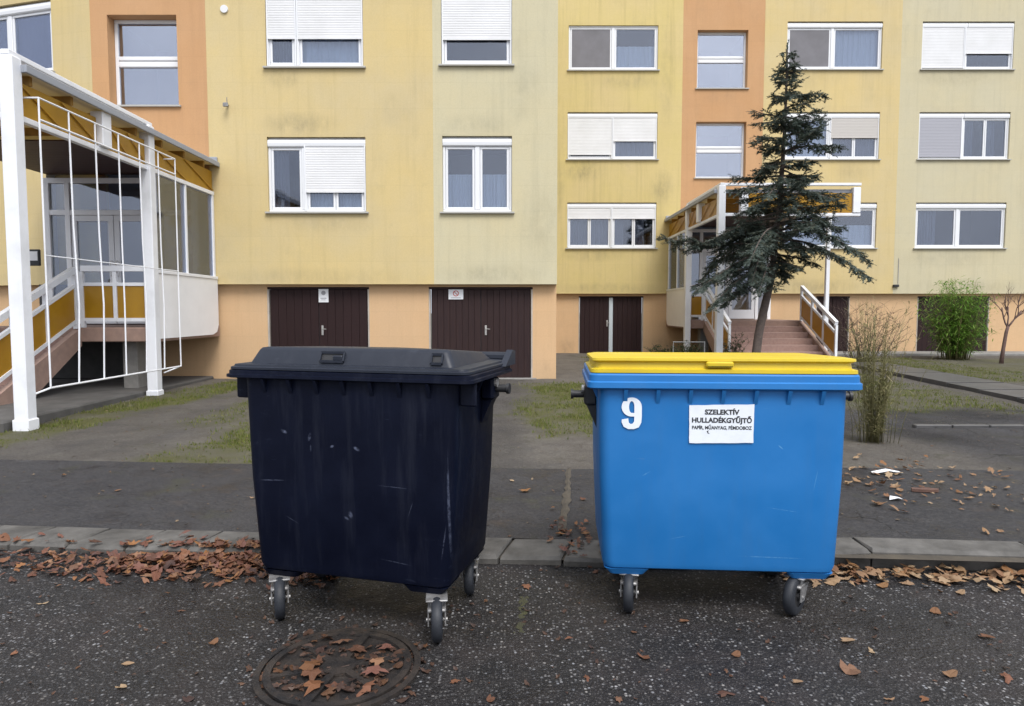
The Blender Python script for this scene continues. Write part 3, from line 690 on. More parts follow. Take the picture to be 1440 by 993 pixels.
def garage_door(bld, x0, x1, z0, z1, Y, mat, split=.5, np_=(6, 6), handle_dx=.07, centre_post=False, name='garage_door'):
    fr = MB(); t = .045
    fr.bbox(x0,x1,Y+.01,Y+.1,z1-t,z1,.006)
    d = fr.build(name, M[mat], bld)
    for a in (x0, x1-.032): MB().bbox(a,a+.032,Y-.008,Y+.1,z0,z1-t-.001,.006).build('jamb', M['jamb'], d)
    xm = x0+(x1-x0)*split; r = random.Random(int(x0*100))
    gap = .07 if centre_post else .006
    for (a, b_, n) in ((x0+t+.004, xm-gap, np_[0]), (xm+gap, x1-t-.004, np_[1])):
        w = (b_-a)/n
        for i in range(n):
            yo = Y+.03+r.uniform(-.003,.003)
            MB().bbox(a+i*w+.0015, a+(i+1)*w-.0015, yo, yo+.03, z0+.02, z1-t-.004, .004).build('plank', M[mat], d)
    MB().box(x0+t, x1-t, Y+.064, Y+.075, z0+.01, z1-t).build('backing', M['room'], d)
    if centre_post: MB().bbox(xm-.064, xm+.064, Y+.005, Y+.06, z0+.01, z1-t-.004, .01).build('centre_post', M['grey_post'], d)
    h = MB(); hx = xm+handle_dx; hz = z0+(z1-z0)*.53
    h.bbox(hx-.022, hx+.022, Y+.012, Y+.026, hz-.1, hz+.1, .006)
    h.tube([(hx, Y+.012, hz+.03), (hx, Y-.035, hz+.03), (hx+.09, Y-.035, hz+.025)], .009, 6)
    h.build('handle', M['handle'], d)
    return d
# --- left wing, facade plane Y=13.6
YL = 13.6; OVER = .16
bl = thing('apartment_building', 'yellow apartment wing with two plank garage doors under rendered storeys', 'building', (0,0,0), 0, 'panel apartment wings')
TOPL = 10.4
WA, WAU, WB, WBU = (-4.85,-2.9,3.48,4.95), (-4.83,-2.92,6.3,7.78), (-1.38,0.0,3.48,4.97), (-1.39,0.0,6.34,7.8)
D = .13
holes_wall(-6.0, -1.56, 2.05, TOPL, YL, [WA+(D,), WAU+(D,)], D, M['yellow'], 'wall', bl)
holes_wall(-1.56, .9, 2.05, TOPL, YL, [WB+(D,), WBU+(D,)], D, M['pale'], 'wall', bl)
SWL = (-7.93,-6.57,5.56,7.3)
holes_wall(-8.26, -6.0, 2.05, TOPL, YL+.004, [SWL+(.3,), (-8.2,-6.05,2.05,4.3,.25)], .3, M['orange'], 'wall', bl)
DA, DB = (-4.97,-2.9,.13,2.0), (-1.69,.42,.13,2.0)
holes_wall(-6.0, .9, -.1, 2.05, YL+OVER, [DA+(.12,), DB+(.12,)], .12, M['basement'], 'basement_wall', bl)
holes_wall(-7.15, -6.0, -.1, 2.05, YL+OVER+.003, [], .12, M['basement'], 'basement_wall', bl)
holes_wall(-9.6, -7.15, -.1, 2.05, YL+OVER+.003, [], .12, M['base_dark'], 'basement_wall', bl)
# flank and roof of the wing
m = MB(); m.quad((.9,YL+.3,2.05),(.9,YL+11,2.05),(.9,YL+11,TOPL),(.9,YL+.3,TOPL)); m.build('flank_wall', M['pale2'], bl, recalc=False)
m = MB(); m.quad((.9,YL+OVER+.3,-.1),(.9,YL+11,-.1),(.9,YL+11,2.046),(.9,YL+OVER+.3,2.046)); m.build('flank_plinth', M['basement'], bl, recalc=False)
MB().box(-13, .95, YL-.05, YL+11, TOPL, TOPL+.25).build('roof', M['concrete'], bl)
window(bl, *WA, YL, [(.36,0,'part',1), (.64,.74,'net',2)], seed=1)
window(bl, *WAU, YL, [(.3,.62,'dim',1), (.7,.62,'curtain',1)], seed=2)
window(bl, *WB, YL, [(.5,0,'net',1), (.5,0,'net',1)], seed=3)
window(bl, *WBU, YL, [(1,.66,'none',1)], seed=4)
stair_window(bl, *SWL, YL+.004, .3)
gA = garage_door(bl, *DA, YL+OVER, 'door_dark', .5, (6,6), .07)
gB = garage_door(bl, *DB, YL+OVER, 'door_brown', .5, (8,8), .1)
# thresholds
MB().bbox(-5.05,-2.8,YL+OVER-.12,YL+OVER+.1,.06,.15,.01).build('threshold', M['concrete'], gA)
MB().bbox(-1.78,.5,YL+OVER-.12,YL+OVER+.1,.06,.15,.01).build('threshold', M['concrete'], gB)
def disc(cx, y, cz, r, n=16): return [(cx+r*math.cos(2*math.pi*i/n), y, cz+r*math.sin(2*math.pi*i/n)) for i in range(n)]
s = MB().box(-3.93,-3.73,YL+OVER+.012,YL+OVER+.02,1.69,1.97).build('notice', M['paper'], gA)
MB().poly(disc(-3.83,YL+OVER+.01,1.88,.045)).box(-3.89,-3.77,YL+OVER+.0095,YL+OVER+.0115,1.765,1.78).box(-3.88,-3.79,YL+OVER+.0095,YL+OVER+.0115,1.735,1.745).build('notice_print', M['grey_ink'], s)
s = MB().box(-1.29,-.99,YL+OVER+.012,YL+OVER+.02,1.75,1.95).build('notice', M['paper'], gB)
rg = MB(); n = 20
for i in range(n):
    a, b_ = 2*math.pi*i/n, 2*math.pi*(i+1)/n
    rg.quad(*[(-1.14+r_*math.cos(t_), YL+OVER+.0095, 1.87+r_*math.sin(t_)) for r_, t_ in ((.045,a),(.06,a),(.06,b_),(.045,b_))])
rg.bar((-1.175,YL+OVER+.0095,1.905),(-1.105,YL+OVER+.0095,1.835),.002,.014); rg.build('notice_ring', M['red_ink'], s)
MB().box(-1.24,-1.04,YL+OVER+.0095,YL+OVER+.0115,1.775,1.787).build('notice_print', M['grey_ink'], s)
# little fittings on the facade
v = MB(); v.tube([(-5.62,YL+.002,7.4),(-5.62,YL-.03,7.4)],.075,14); v.build('vent_cap', M['shutter'], bl)
v = MB(); v.tube([(-5.6,YL+.002,5.56),(-5.6,YL-.1,5.56)],.02,8); v.bbox(-5.65,-5.55,YL-.14,YL-.1,5.5,5.58,.01); v.tube([(-5.57,YL-.12,5.58),(-5.57,YL-.12,5.68)],.008,6); v.build('lamp_bracket', M['steel'], bl)
# wall piece left of the stair strip, turned back a little
A15 = R(15)
WL = (-3.2,-.95,6.3,7.72)
hw = holes_wall(-5.5, 0, 2.05, TOPL, 0, [WL+(D,)], D, M['yellow'], 'wall', None)
ww = window(None, *WL, 0, [(.5,0,'dim',1), (.5,0,'dim',1)], seed=9)
bwall = holes_wall(-5.5, 0, -.1, 2.05, OVER, [], D, M['basement'], 'basement_wall', None)
for o in (hw, ww, bwall):
    o.location = (-8.26, YL, 0); o.rotation_euler = (0, 0, -A15); o.parent = bl

# --- right wing, facade plane Y=21.9
YR = 21.9; TOPR = 14.2
br = thing('apartment_building', 'yellow apartment wing set back behind the spruce, with three window rows', 'building', (0,0,0), 0, 'panel apartment wings')
rows = [(3.53,4.98), (6.34,7.82), (9.14,10.62)]
wl = [(1.77,4.63)+r for r in rows]; wr = [(8.69,11.7)+r for r in rows]; wq = [(12.95,15.85)+r for r in rows]
wl[2] = (1.79,4.62,9.12,10.5)
SW1, SW2 = (5.86,7.46,8.56,10.36), (5.86,7.46,5.76,7.52)
WQ2 = [(17.3,20.2)+r for r in rows]
holes_wall(.2, 5.4, 2.07, TOPR, YR, [w+(D,) for w in wl], D, M['yellow2'], 'wall', br)
holes_wall(5.4, 7.98, 2.07, TOPR, YR+.004, [SW1+(.26,), SW2+(.26,), (5.5,7.9,2.07,4.35,.2)], .26, M['orange'], 'wall', br)
holes_wall(7.98, 12.3, 2.07, TOPR, YR, [w+(D,) for w in wr], D, M['yellow'], 'wall', br)
holes_wall(12.3, 22, 2.07, TOPR, YR, [w+(D,) for w in wq+WQ2], D, M['pale2'], 'wall', br)
DR, DR2, DR3 = (2.17,4.28,.1,1.99), (13.2,15.55,.1,1.99), (9.9,11.0,.1,1.99)
holes_wall(.2, 5.4, -.1, 2.07, YR+OVER, [DR+(.12,)], .12, M['basement'], 'basement_wall', br)
holes_wall(5.4, 9.7, -.1, 2.07, YR+OVER+.003, [], .12, M['basement'], 'basement_wall', br)
holes_wall(9.7, 22, -.1, 2.07, YR+OVER, [DR2+(.12,), DR3+(.12,)], .12, M['basement'], 'basement_wall', br)
MB().box(.2, 22, YR-.05, YR+11, TOPR, TOPR+.25).build('roof', M['concrete'], br)
window(br, *wl[2], YR, [(.5,0,'screen',1), (.5,0,'net',1)], box=0, seed=11)
window(br, *wl[1], YR, [(.5,.93,'none',1), (.5,.6,'dim',1)], seed=12)
window(br, *wl[0], YR, [(.5,.3,'dim',2), (.5,.3,'part',2)], seed=13)
window(br, *wr[2], YR, [(.48,0,'screen',1), (.52,0,'curtain',1)], seed=14)
window(br, *wr[1], YR, [(.48,0,'curtain',1), (.52,.52,'dim',2,'shutter_beige')], seed=15)
window(br, *wr[0], YR, [(.5,0,'curtain',1), (.5,0,'net',1)], seed=16)
window(br, *wq[2], YR, [(.47,1,'none',1), (.53,.66,'none',1)], two_box=True, seed=17)
window(br, *wq[1], YR, [(.48,.98,'none',1,'shutter_grey'), (.52,0,'part',2)], two_box=True, seed=18)
window(br, *wq[0], YR, [(.47,0,'part',1), (.53,0,'none',1)], seed=19)
for i, w in enumerate(WQ2): window(br, *w, YR, [(.5,.4,'dim',1), (.5,0,'curtain',1)], seed=30+i)
stair_window(br, *SW1, YR+.004); stair_window(br, *SW2, YR+.004)
garage_door(br, *DR, YR+OVER, 'door_dark', .5, (6,6), -.12, True)
garage_door(br, *DR2, YR+OVER, 'door_dark', .45, (6,6), .08, False)
garage_door(br, *DR3, YR+OVER, 'door_dark', .5, (4,4), .08, False, 'cellar_door')
v = MB(); v.bbox(12.28,12.46,YR-.08,YR-.002,2.28,2.36,.01); v.build('wall_vent', M['hub'], br)  # small dark vent on the facade, no light source
v = MB(); v.tube([(12.45,YR-.012,2.3),(12.45,YR-.012,3.2)],.008,5); v.build('cable', M['grey_ink'], br)
MB().bbox(9.7,22,YR-1.0,YR+OVER-.02,.02,.2,.02).build('plinth_walk', M['concrete'], br)

# ------------------------------------------------------------------ entrance porches
def porch(name, label, ox, oy, s, st0, st1, trellis, extra_post):
    """ox: outer side plane, oy: wall plane; local u runs inward (world s*u), v runs from the wall towards the street"""
    P = thing(name, label, 'porch', (ox, oy, .12), 0, 'glazed entrance porches')
    W = 3.35; VN, VF = 5.4, 2.4                     # near and far posts
    def X(u): return s*u
    def mk(): return MB()
    def B(m, u0, u1, v0, v1, z0, z1, b=.006): return m.bbox(X(u0), X(u1), -v0, -v1, z0-.12, z1-.12, b)
    for (u, v, z0) in ((0, VN, .0), (0, VF, .0)):
        p = B(mk(), u-.085, u+.085, v-.085, v+.085, z0+.02, 4.52, .012).build('post', M['white_metal'], P)
        B(mk(), u-.1, u+.1, v-.1, v+.1, 0.0, .2, .01).build('base_plate', M['white_metal'], p)
    # roof frame
    B(mk(), -.05, .05, VF-.09, VN+.08, 4.523, 4.585).build('beam', M['white_metal'], P)
    B(mk(), .055, W, VN-.05, VN+.05, 4.524, 4.585).build('beam', M['white_metal'], P)
    B(mk(), -.04, .04, .02, VN-.09, 3.80, 3.87).build('beam', M['white_metal'], P)
    B(mk(), .09, W, VN-.04, VN+.04, 3.80, 3.87).build('beam', M['white_metal'], P)
    B(mk(), W-.1, W, .3, VN-.1, 4.3, 4.38).build('beam', M['white_metal'], P)
    for v in (3.65,): B(mk(), -.1, .08, v-.11, v+.11, 3.875, 4.37, .01).build('stub_post', M['white_metal'], P)
    for u in (.55, W-.1): B(mk(), u-.09, u+.09, VN-.1, VN+.06, 3.875, 4.48, .01).build('stub_post', M['white_metal'], P)
    # roof sheet with grey rim
    rf = mk(); rf.box(X(-.12), X(W), -.01, -(VN-.1), 4.40-.12, 4.412-.12); ro = rf.build('roof', M['roof_sheet'], P)
    B(mk(), -.16, -.12, .01, VN-.05, 4.36, 4.45).build('roof_rim', M['roof_edge'], ro); B(mk(), -.12, W, VN-.098, VN-.058, 4.36, 4.45).build('roof_rim', M['roof_edge'], ro)
    B(mk(), -.12, W, .005, .05, 4.415, 4.55).build('roof_flashing', M['roof_edge'], ro)
    for k in range(7):
        v = .4 + k*.78
        B(mk(), -.02, W-.11, v-.03, v+.03, 4.28, 4.395).build('rafter', M['amber_wood'], P)
    # amber fascia
    for (v0, v1) in ((.05, VF-.1), (VF+.1, 3.53), (3.77, VN-.1)):
        f = mk(); f.box(X(-.012), X(.012), -v0, -v1, 3.878-.12, 4.27-.12); fo = f.build('amber_panel', M['amber'], P)
        w = mk(); n = 2
        for q in range(n):
            va, vb = v0+(v1-v0)*q/n, v0+(v1-v0)*(q+1)/n
            w.bar((X(-.03),-va,3.9-.12),(X(-.03),-vb,4.25-.12),.012,.02)
        w.build('brace', M['amber'], fo)
    f = mk(); f.box(X(.65), X(W-.2), -(VN-.012), -(VN+.012), 3.878-.12, 4.35-.12); f.build('amber_panel', M['amber'], P)
    # ceiling boards near the door
    n = 14
    for q in range(n):
        v0 = .06 + q*.19
        mk().box(X(.06), X(W-.12), -(v0+.003), -(v0+.187), 4.2-.12, 4.222-.12).build('ceiling_board', M['red_boards'], P)
    # landing
    B(mk(), -.03, W+.1, -.1, VF-.08, 1.0, 1.24, .015).build('landing', M['stone_pink'], P)
    B(mk(), .5, .75, 1.7, 2.0, -.05, 1.0, .01).build('pillar', M['concrete'], P)
    B(mk(), W-.4, W-.15, 1.7, 2.0, -.05, 1.0, .01).build('pillar', M['concrete'], P)
    B(mk(), .14, W+.3, -.15, VN+.2, -.1, .19, .02).build('apron_slab', M['apron'], P)
    B(mk(), 1.3, W+.2, .3, .5, .2, 1.0, .01).build('back_wall', M['base_dark'], P)
    # side parapet (white) with rounded lower corner
    pr = [(-.02,2.14),(-(VF-.1),2.14),(-(VF-.1),1.05),(-.28,1.05),(-.1,1.1),(-.02,1.24)]
    pr = [(y_, z_-.12) for y_, z_ in pr]
    pp = mk().prism(pr, 'x', X(-.06), X(-.002)).build('parapet', M['white'], P)
    B(mk(), -.075, .02, .02, VF-.1, 2.143, 2.2).build('parapet_cap', M['white_metal'], pp)
    # glazed side
    gf = B(mk(), -.03, .03, .02, .1, 2.2, 3.8).build('glazing_frame', M['white_metal'], P)
    for va, vb in ((1.15, 1.21), (VF-.16, VF-.1)): B(mk(), -.03, .03, va, vb, 2.2, 3.8).build('glazing_bar', M['white_metal'], gf)
    for (v0, v1) in ((.1, 1.15), (1.21, VF-.16)):
        mk().box(X(-.006), X(.006), -v0, -v1, 2.2-.12, 3.8-.12).build('pane', M['glass_porch'], gf)
    # front rail with amber infill
    def rail(p, q, name='railing', panels=2):
        p, q = Vector(p), Vector(q)               # (u, v, z floor)
        def W3(a, dz): return (X(a.x), -a.y, a.z+dz-.12)
        ro = mk().bar(W3(p, .98), W3(q, .98), .085, .095).build(name, M['white_metal'], P)
        for dz in (.72, .13): mk().bar(W3(p, dz), W3(q, dz), .05, .055).build('rail_bar', M['white_metal'], ro)
        for k in range(panels+1):
            c = p.lerp(q, k/panels); mk().bar(W3(c, .0 if k in (0, panels) else .13), W3(c, .93), .06, .06).build('baluster', M['white_metal'], ro)
        for k in range(panels):
            d = (q-p).normalized(); a, b_ = p.lerp(q, k/panels)+d*.03, p.lerp(q, (k+1)/panels)-d*.03
            side = Vector((X(d.y), d.x, 0)).normalized()*.006
            pts = [Vector(W3(a,.16)), Vector(W3(b_,.16)), Vector(W3(b_,.69)), Vector(W3(a,.69))]
            mk().loft([[v_-side for v_ in pts], [v_+side for v_ in pts]]).build('amber_panel', M['amber'], ro)
        return ro
    VL = VF-.1
    rail((.1, VL, 1.24), (st0-.04, VL, 1.24), panels=2 if st0 > 1 else 1)
    # stair down to the street
    nr = 7; rise = (1.24-.1)/nr; run = 2.3/nr
    so = None
    for u in (st0, st1-.1):
        sg = mk(); sg.prism([(-VL,1.236-.12),(-(VL+2.34),.11-.12),(-(VL+2.34),-.1-.12),(-(VL+1.7),-.1-.12),(-VL,.93-.12)], 'x', X(u), X(u+.1))
        if so is None: so = sg.build('stair', M['stone_pink'], P)
        else: sg.build('stringer', M['stone_pink'], so)
    for k in range(nr):
        z1 = 1.24-rise*k; v0 = VL+run*(k-1)
        if k == 0: continue
        B(mk(), st0+.102, st1-.102, v0-.02, v0+run, z1-rise-.06, z1, .01).build('step', M['step_tile'], so)
    rail((st0+.05, VL+.06, 1.22), (st0+.05, VL+2.2, .22), panels=3)
    rail((st1-.05, VL+.06, 1.22), (st1-.05, VL+2.2, .22), panels=3)
    if extra_post: B(mk(), st1+.02, st1+.12, VL+1.3, VL+1.4, 0.0, 4.3, .01).build('post', M['white_metal'], P)
    # glazed entrance front with a double door
    VD = .12
    fr = mk()
    B(fr, .25, W-.1, VD-.05, VD+.05, 4.02, 4.12); B(fr, .25, W-.1, VD-.045, VD+.045, 3.4, 3.5)
    for u in (.25, .95, 2.75, W-.2): B(fr, u, u+.1, VD-.05, VD+.05, 1.24, 4.02)
    do = fr.build('entrance_front', M['white'], P)
    mk().box(X(.35), X(W-.2), -(VD-.005), -(VD+.005), 3.5-.12, 4.02-.12).build('transom_pane', M['glass_porch'], do)
    mk().box(X(.35), X(.95), -(VD-.005), -(VD+.005), 1.3-.12, 3.4-.12).build('pane', M['glass_porch'], do)
    mk().box(X(2.85), X(W-.2), -(VD-.005), -(VD+.005), 1.3-.12, 3.4-.12).build('pane', M['glass_porch'], do)
    for (u0, u1) in ((1.06, 1.9), (1.91, 2.74)):
        l = mk(); q = .11
        B(l, u0, u1, VD-.03, VD+.03, 1.26, 1.55); B(l, u0, u1, VD-.03, VD+.03, 3.28, 3.395); B(l, u0, u0+q, VD-.03, VD+.03, 1.55, 3.28); B(l, u1-q, u1, VD-.03, VD+.03, 1.55, 3.28)
        lo = l.build('door_leaf', M['pvc'], P)
        mk().box(X(u0+q), X(u1-q), -(VD-.006), -(VD+.006), 1.55-.12, 3.28-.12).build('pane', M['glass_porch'], lo)
        h = mk(); uh = u1-.05 if u0 < 1.5 else u0+.05
        h.tube([(X(uh),-(VD+.03),2.2-.12),(X(uh),-(VD+.09),2.2-.12),(X(uh),-(VD+.09),2.5-.12),(X(uh),-(VD+.03),2.5-.12)],.012,6); h.build('handle', M['handle'], lo)
    # lobby behind the glass
    r = mk(); b_, e = .0, 2.0
    def q4(*a): r.quad(*a)
    x0, x1 = X(.1), X(W-.05); z0, z1 = 1.2-.12, 4.25-.12
    q4((x0,b_,z0),(x0,e,z0),(x0,e,z1),(x0,b_,z1)); q4((x1,b_,z0),(x1,e,z0),(x1,e,z1),(x1,b_,z1)); q4((x0,e,z0),(x1,e,z0),(x1,e,z1),(x0,e,z1)); q4((x0,b_,z0),(x1,b_,z0),(x1,e,z0),(x0,e,z0)); q4((x0,b_,z1),(x1,b_,z1),(x1,e,z1),(x0,e,z1))
    r.build('lobby', M['curtain'], P)
    if trellis:
        t = mk(); o = -.2; v0, v1 = 1.9, 5.22; z0, z1 = .56, 3.84
        t.tube([(X(o),-v0,z0-.12),(X(o),-v1,z0-.12)],.014,6); t.tube([(X(o),-v0,z1-.12),(X(o),-v1,z1-.12)],.014,6)
        t.tube([(X(o),-v0,2.2-.12),(X(o),-v1,2.2-.12)],.009,6)
        t.tube([(X(o),-v0,4.1-.12),(X(o),-v1,4.1-.12)],.012,6)
        for v in (v0, v1):
            t.tube([(X(o),-v,z0-.12),(X(0),-(v+(.15 if v==v1 else .2)),z0-.1-.12)],.012,6); t.tube([(X(o),-v,4.1-.12),(X(0),-v,4.1-.12)],.012,6)
        tr = t.build('trellis', M['white_metal'], P)
        rr = random.Random(4); n = 6
        for k in range(n+1):
            v = v0+(v1-v0)*k/n; a = 0 if k in (0, n) else rr.uniform(-.03,.03)
            zt = 4.1
            mk().tube([(X(o),-v,z0-.12),(X(o-abs(a)),-(v+a),1.6-.12),(X(o),-v-a*.5,2.6-.12),(X(o),-v,zt-.12)],.011,6).build('bar', M['white_metal'], tr)
    return P
PL = porch('entrance_porch', 'white glazed entrance porch with wire trellis beside the yellow wing', -5.95, YL, -1, 1.25, 3.4, True, False)
PR = porch('entrance_porch', 'white glazed entrance porch with wide stair behind the spruce', 5.05, YR, 1, .5, 3.35, False, True)
# notice case and intercom inside the left porch
nb = thing('notice_case', 'dark framed notice case hanging beside the porch door', 'notice case', (-9.38, 13.32, 2.4))
MB().bbox(-.12,.12,0,.06,0,.32,.01).build('case', M['hub'], nb); MB().box(-.09,.09,-.004,.0,.1,.28).build('sheet', M['paper'], nb)

# ------------------------------------------------------------------ wheeled waste containers
def rr_ring(hx, hy, r, z, n=5, cx=0, cy=0):
    P = []
    for (sx, sy, a0) in ((1,1,0), (-1,1,90), (-1,-1,180), (1,-1,270)):
        for i in range(n+1):
            a = R(a0+90*i/n); P.append((cx+sx*(hx-r)+r*math.cos(a), cy+sy*(hy-r)+r*math.sin(a), z))
    return P
def caster(parent, x, y, ang, top, wr=.1):
    """swivel caster: fork with top plate, wheel with tyre and hub"""
    ca, sa = math.cos(ang), math.sin(ang); off = .035
    def T(p): return (x + p[0]*ca - p[1]*sa, y + p[0]*sa + p[1]*ca, p[2])
    def tr(m): m.v = [T(p) for p in m.v]; return m
    f = MB(); zc = wr
    f.bbox(-.05,.05,-.055,.055,top-.009,top,.003); f.tube([(0,0,top-.04),(0,0,top-.012)],.032,12)
    f.bbox(-.042,.042,-.035,off+.03,top-.055,top-.038,.006)
    for sx in (-1, 1):
        f.prism([(-.04,top-.04),(.05,top-.04),(off+.022,zc-.022),(off-.022,zc-.022)], 'x', sx*.036, sx*.042)
    f.tube([(-.049,off,zc),(.049,off,zc)],.009,8)
    fo = sharp(tr(f).build('caster', M['steel'], parent))
    prof = [(-.024,.052),(-.025,wr*.86),(-.016,wr*.98),(0,wr),(.016,wr*.98),(.025,wr*.86),(.024,.052)]
    n = 28; w = MB(); rings = []
    for i in range(n):
        a = 2*math.pi*i/n; rings.append([(px, off+pr*math.sin(a), zc+pr*math.cos(a)) for px, pr in prof])
    k = len(prof); n0 = len(w.v)
    for r_ in rings: w.v += r_
    for i in range(n):
        for j in range(k-1):
            a = n0+i*k+j; b_ = n0+((i+1) % n)*k+j; w.f.append((a, b_, b_+1, a+1))
    sharp(tr(w).build('tyre', M['tyre'], fo), 50)
    h = MB(); h.tube([(-.02,off,zc),(.02,off,zc)],.054,18); h.tube([(-.03,off,zc),(.03,off,zc)],.022,10)
    sharp(tr(h).build('hub', M['hub'], fo))
def text_mesh(name, s, size, mat, parent, loc, rot, offset=.0, bold=0, sx=1):
    cu = bpy.data.curves.new(name, 'FONT'); cu.body = s; cu.size = size; cu.align_x = 'CENTER'; cu.align_y = 'CENTER'; cu.offset = bold; cu.resolution_u = 4
    to = bpy.data.objects.new(name+'_tmp', cu); C.objects.link(to)
    dg = bpy.context.evaluated_depsgraph_get(); dg.update()
    me = bpy.data.meshes.new_from_object(to.evaluated_get(dg)); bpy.data.objects.remove(to)
    me.name = name; me.materials.clear(); me.materials.append(mat)
    for v_ in me.vertices: v_.co.x *= sx
    return link(name, me, parent, loc, rot)
def zmap(z):
    """heights of the dark container's rim and lid: thin rim, taller lid box"""
    K = [(1.0,1.06),(1.138,1.192),(1.215,1.232),(1.2575,1.262),(1.313,1.346),(1.4,1.433)]
    for (a, p), (b_, q) in zip(K, K[1:]):
        if z <= b_: return p+(q-p)*(z-a)/(b_-a)
    return z
def container(name, label, loc, rz, hx, hy, bodymat, lidmat, style, casters, up=0, tmat=None):
    B = thing(name, label, 'waste container', loc, rz, 'four wheeled waste containers')
    bm, lm = M[bodymat], M[lidmat]
    btx, bty = hx-(.058 if style == 'flat' else .085), hy-.035                      # body at the rim
    bbx, bby = btx-(.026 if style == 'flat' else .05), bty-.015
    zb = .225
    b = MB(); R0 = .055
    b.loft([rr_ring(bbx-.03,bby-.03,R0-.01,zb), rr_ring(bbx-.008,bby-.008,R0,zb+.012), rr_ring(bbx,bby,R0,zb+.04), rr_ring((bbx+btx)/2+.006,(bby+bty)/2+.004,R0,.7), rr_ring(btx,bty,R0,1.15+up)], True, False)
    body = sharp(b.build('body', bm, B), 40)
    # lower corner pads that carry the casters
    for sx in (-1,1):
        for sy in (-1,1):
            p = MB(); cx, cy = sx*(bbx-.125), sy*(bby-.11)
            p.loft([rr_ring(.085,.085,.02,zb-.028,3,cx,cy), rr_ring(.115,.1,.03,zb+.004,3,cx,cy)]); sharp(p.build('corner_pad', bm, body))
    kids = set(C.objects)
    # rim: stepped flange
    r = MB(); r.loft([rr_ring(btx-.004,bty-.004,R0,1.138), rr_ring(hx-.012,hy-.012,.045,1.138), rr_ring(hx,hy,.045,1.146), rr_ring(hx-.001,hy-.001,.045,1.172), rr_ring(hx-.009,hy-.009,.045,1.178), rr_ring(hx-.010,hy-.010,.045,1.207), rr_ring(hx-.017,hy-.017,.04,1.215), rr_ring(hx-.05,hy-.05,.03,1.215), rr_ring(btx-.03,bty-.03,.03,1.14)], False, False)
    sharp(r.build('rim', bm, B), 30)
    # gusset ribs below the rim
    g = MB(); g.prism([(.0,0),(-.032,0),(-.003,-.068),(0,-.068)], 'x', -.009, .009); gm = g.mesh('rib', bm)
    nrib = 7
    for i in range(nrib):
        xx = -btx+.13+(2*btx-.26)*i/(nrib-1)
        link('rib', gm, B, (xx, -bty+.002, 1.137)); link('rib', gm, B, (xx, bty-.002, 1.137), (0,0,math.pi))
    for i in range(3):
        yy = -bty+.14+(2*bty-.28)*i/2
        link('rib', gm, B, (btx-.002, yy, 1.137), (0,0,R(90))); link('rib', gm, B, (-btx+.002, yy, 1.137), (0,0,R(-90)))
    # lid
    if style == 'flat':
        l = MB(); a, c = hx-.012, hy-.012
        l.loft([rr_ring(a-.03,c-.03,.04,1.216), rr_ring(a-.005,c-.005,.04,1.219), rr_ring(a-.006,c-.006,.04,1.236), rr_ring(a-.026,c-.026,.04,1.243), rr_ring(a-.03,c-.03,.04,1.268), rr_ring(a-.012,c-.012,.04,1.278), rr_ring(a-.014,c-.014,.04,1.29), rr_ring(a-.05,c-.05,.05,1.297), rr_ring(a-.16,c-.12,.06,1.293)])
        l.v = [(x_, y_, z_ - .022*max(0, (y_+c)/(2*c))) for x_, y_, z_ in l.v]
        lid = sharp(l.build('lid', lm, B), 32)
        p = MB(); p.bbox(-.085,.045,-c-.004,-c+.06,1.247,1.276,.008); sharp(p.build('lid_grip', lm, lid))
        p = MB(); p.tube([(-a+.06,c+.004,1.225),(a-.06,c+.004,1.225)],.016,10)
        sharp(p.build('hinge', lm, lid))
    else:
        l = MB(); a, c = hx-.02, hy-.012
        l.loft([rr_ring(a-.03,c-.02,.04,1.216), rr_ring(a,c,.04,1.219), rr_ring(a,c,.04,1.234), rr_ring(a-.012,c-.012,.04,1.240), rr_ring(a-.014,c-.014,.04,1.252), rr_ring(a-.075,c-.045,.04,1.257)], True, True)
        lid = sharp(l.build('lid', lm, B), 32)
        d = MB()
        a2, c2 = a-.085, c-.05
        # domed box with a pocket row: flat black panels stand in for the shaded grip recesses
        zt, zl = 1.313, 1.2575
        ins = .04
        d.loft([rr_ring(a2,c2,.03,zl), rr_ring(a2-ins+.008,c2-ins+.012,.03,zt-.012), rr_ring(a2-ins,c2-ins,.03,zt-.003), rr_ring(a2-ins-.02,c2-ins-.02,.03,zt)], False, False)
        top = rr_ring(a2-ins-.02,c2-ins-.02,.03,zt); mid = rr_ring(a2-.3,c2-.15,.05,zt+.006)
        d.loft([top, mid], False, True)
        d.v = [(x_, y_, z_ - .03*max(0, (y_+c2)/(2*c2))*max(0,(z_-zl)/(zt-zl))) for x_, y_, z_ in d.v]
        do = sharp(d.build('lid_dome', lm, lid), 28)
        def pocket(cx, w, face):
            p = MB(); h0_, h1_ = zl+.011, zt-.017
            m_ = .0075
            # flat black panel, recess shade put in its colour, with a raised lip
            def fy(z): return -(c2 - (ins-.012)*(z-zl)/(zt-.012-zl))
            y0, y1 = fy(h0_), fy(h1_)
            P4 = [(cx-w,y0-m_,h0_),(cx+w,y0-m_,h0_),(cx+w,y1-m_,h1_),(cx-w,y1-m_,h1_)]
            p.quad(*[(q[0],q[1]+.0045,q[2]) for q in P4])
            inner = p
            lip = MB()
            for i in range(4):
                q0, q1 = Vector(P4[i]), Vector(P4[(i+1) % 4]); lip.bar(q0, q1, .008, .008)
            return inner, lip
        for cx, w in ((-.08, .062), (.455, .026)):
            i_, l_ = pocket(cx, w, 0)
            po = i_.build('pocket_shade', M['hub'], lid); l_.build('pocket_lip', lm, lid)
        b_ = MB(); b_.bbox(-.075,-.025,-c2+.002,-c2+.03,zl+.012,zl+.03,.004); b_.build('grip_bar', lm, lid)
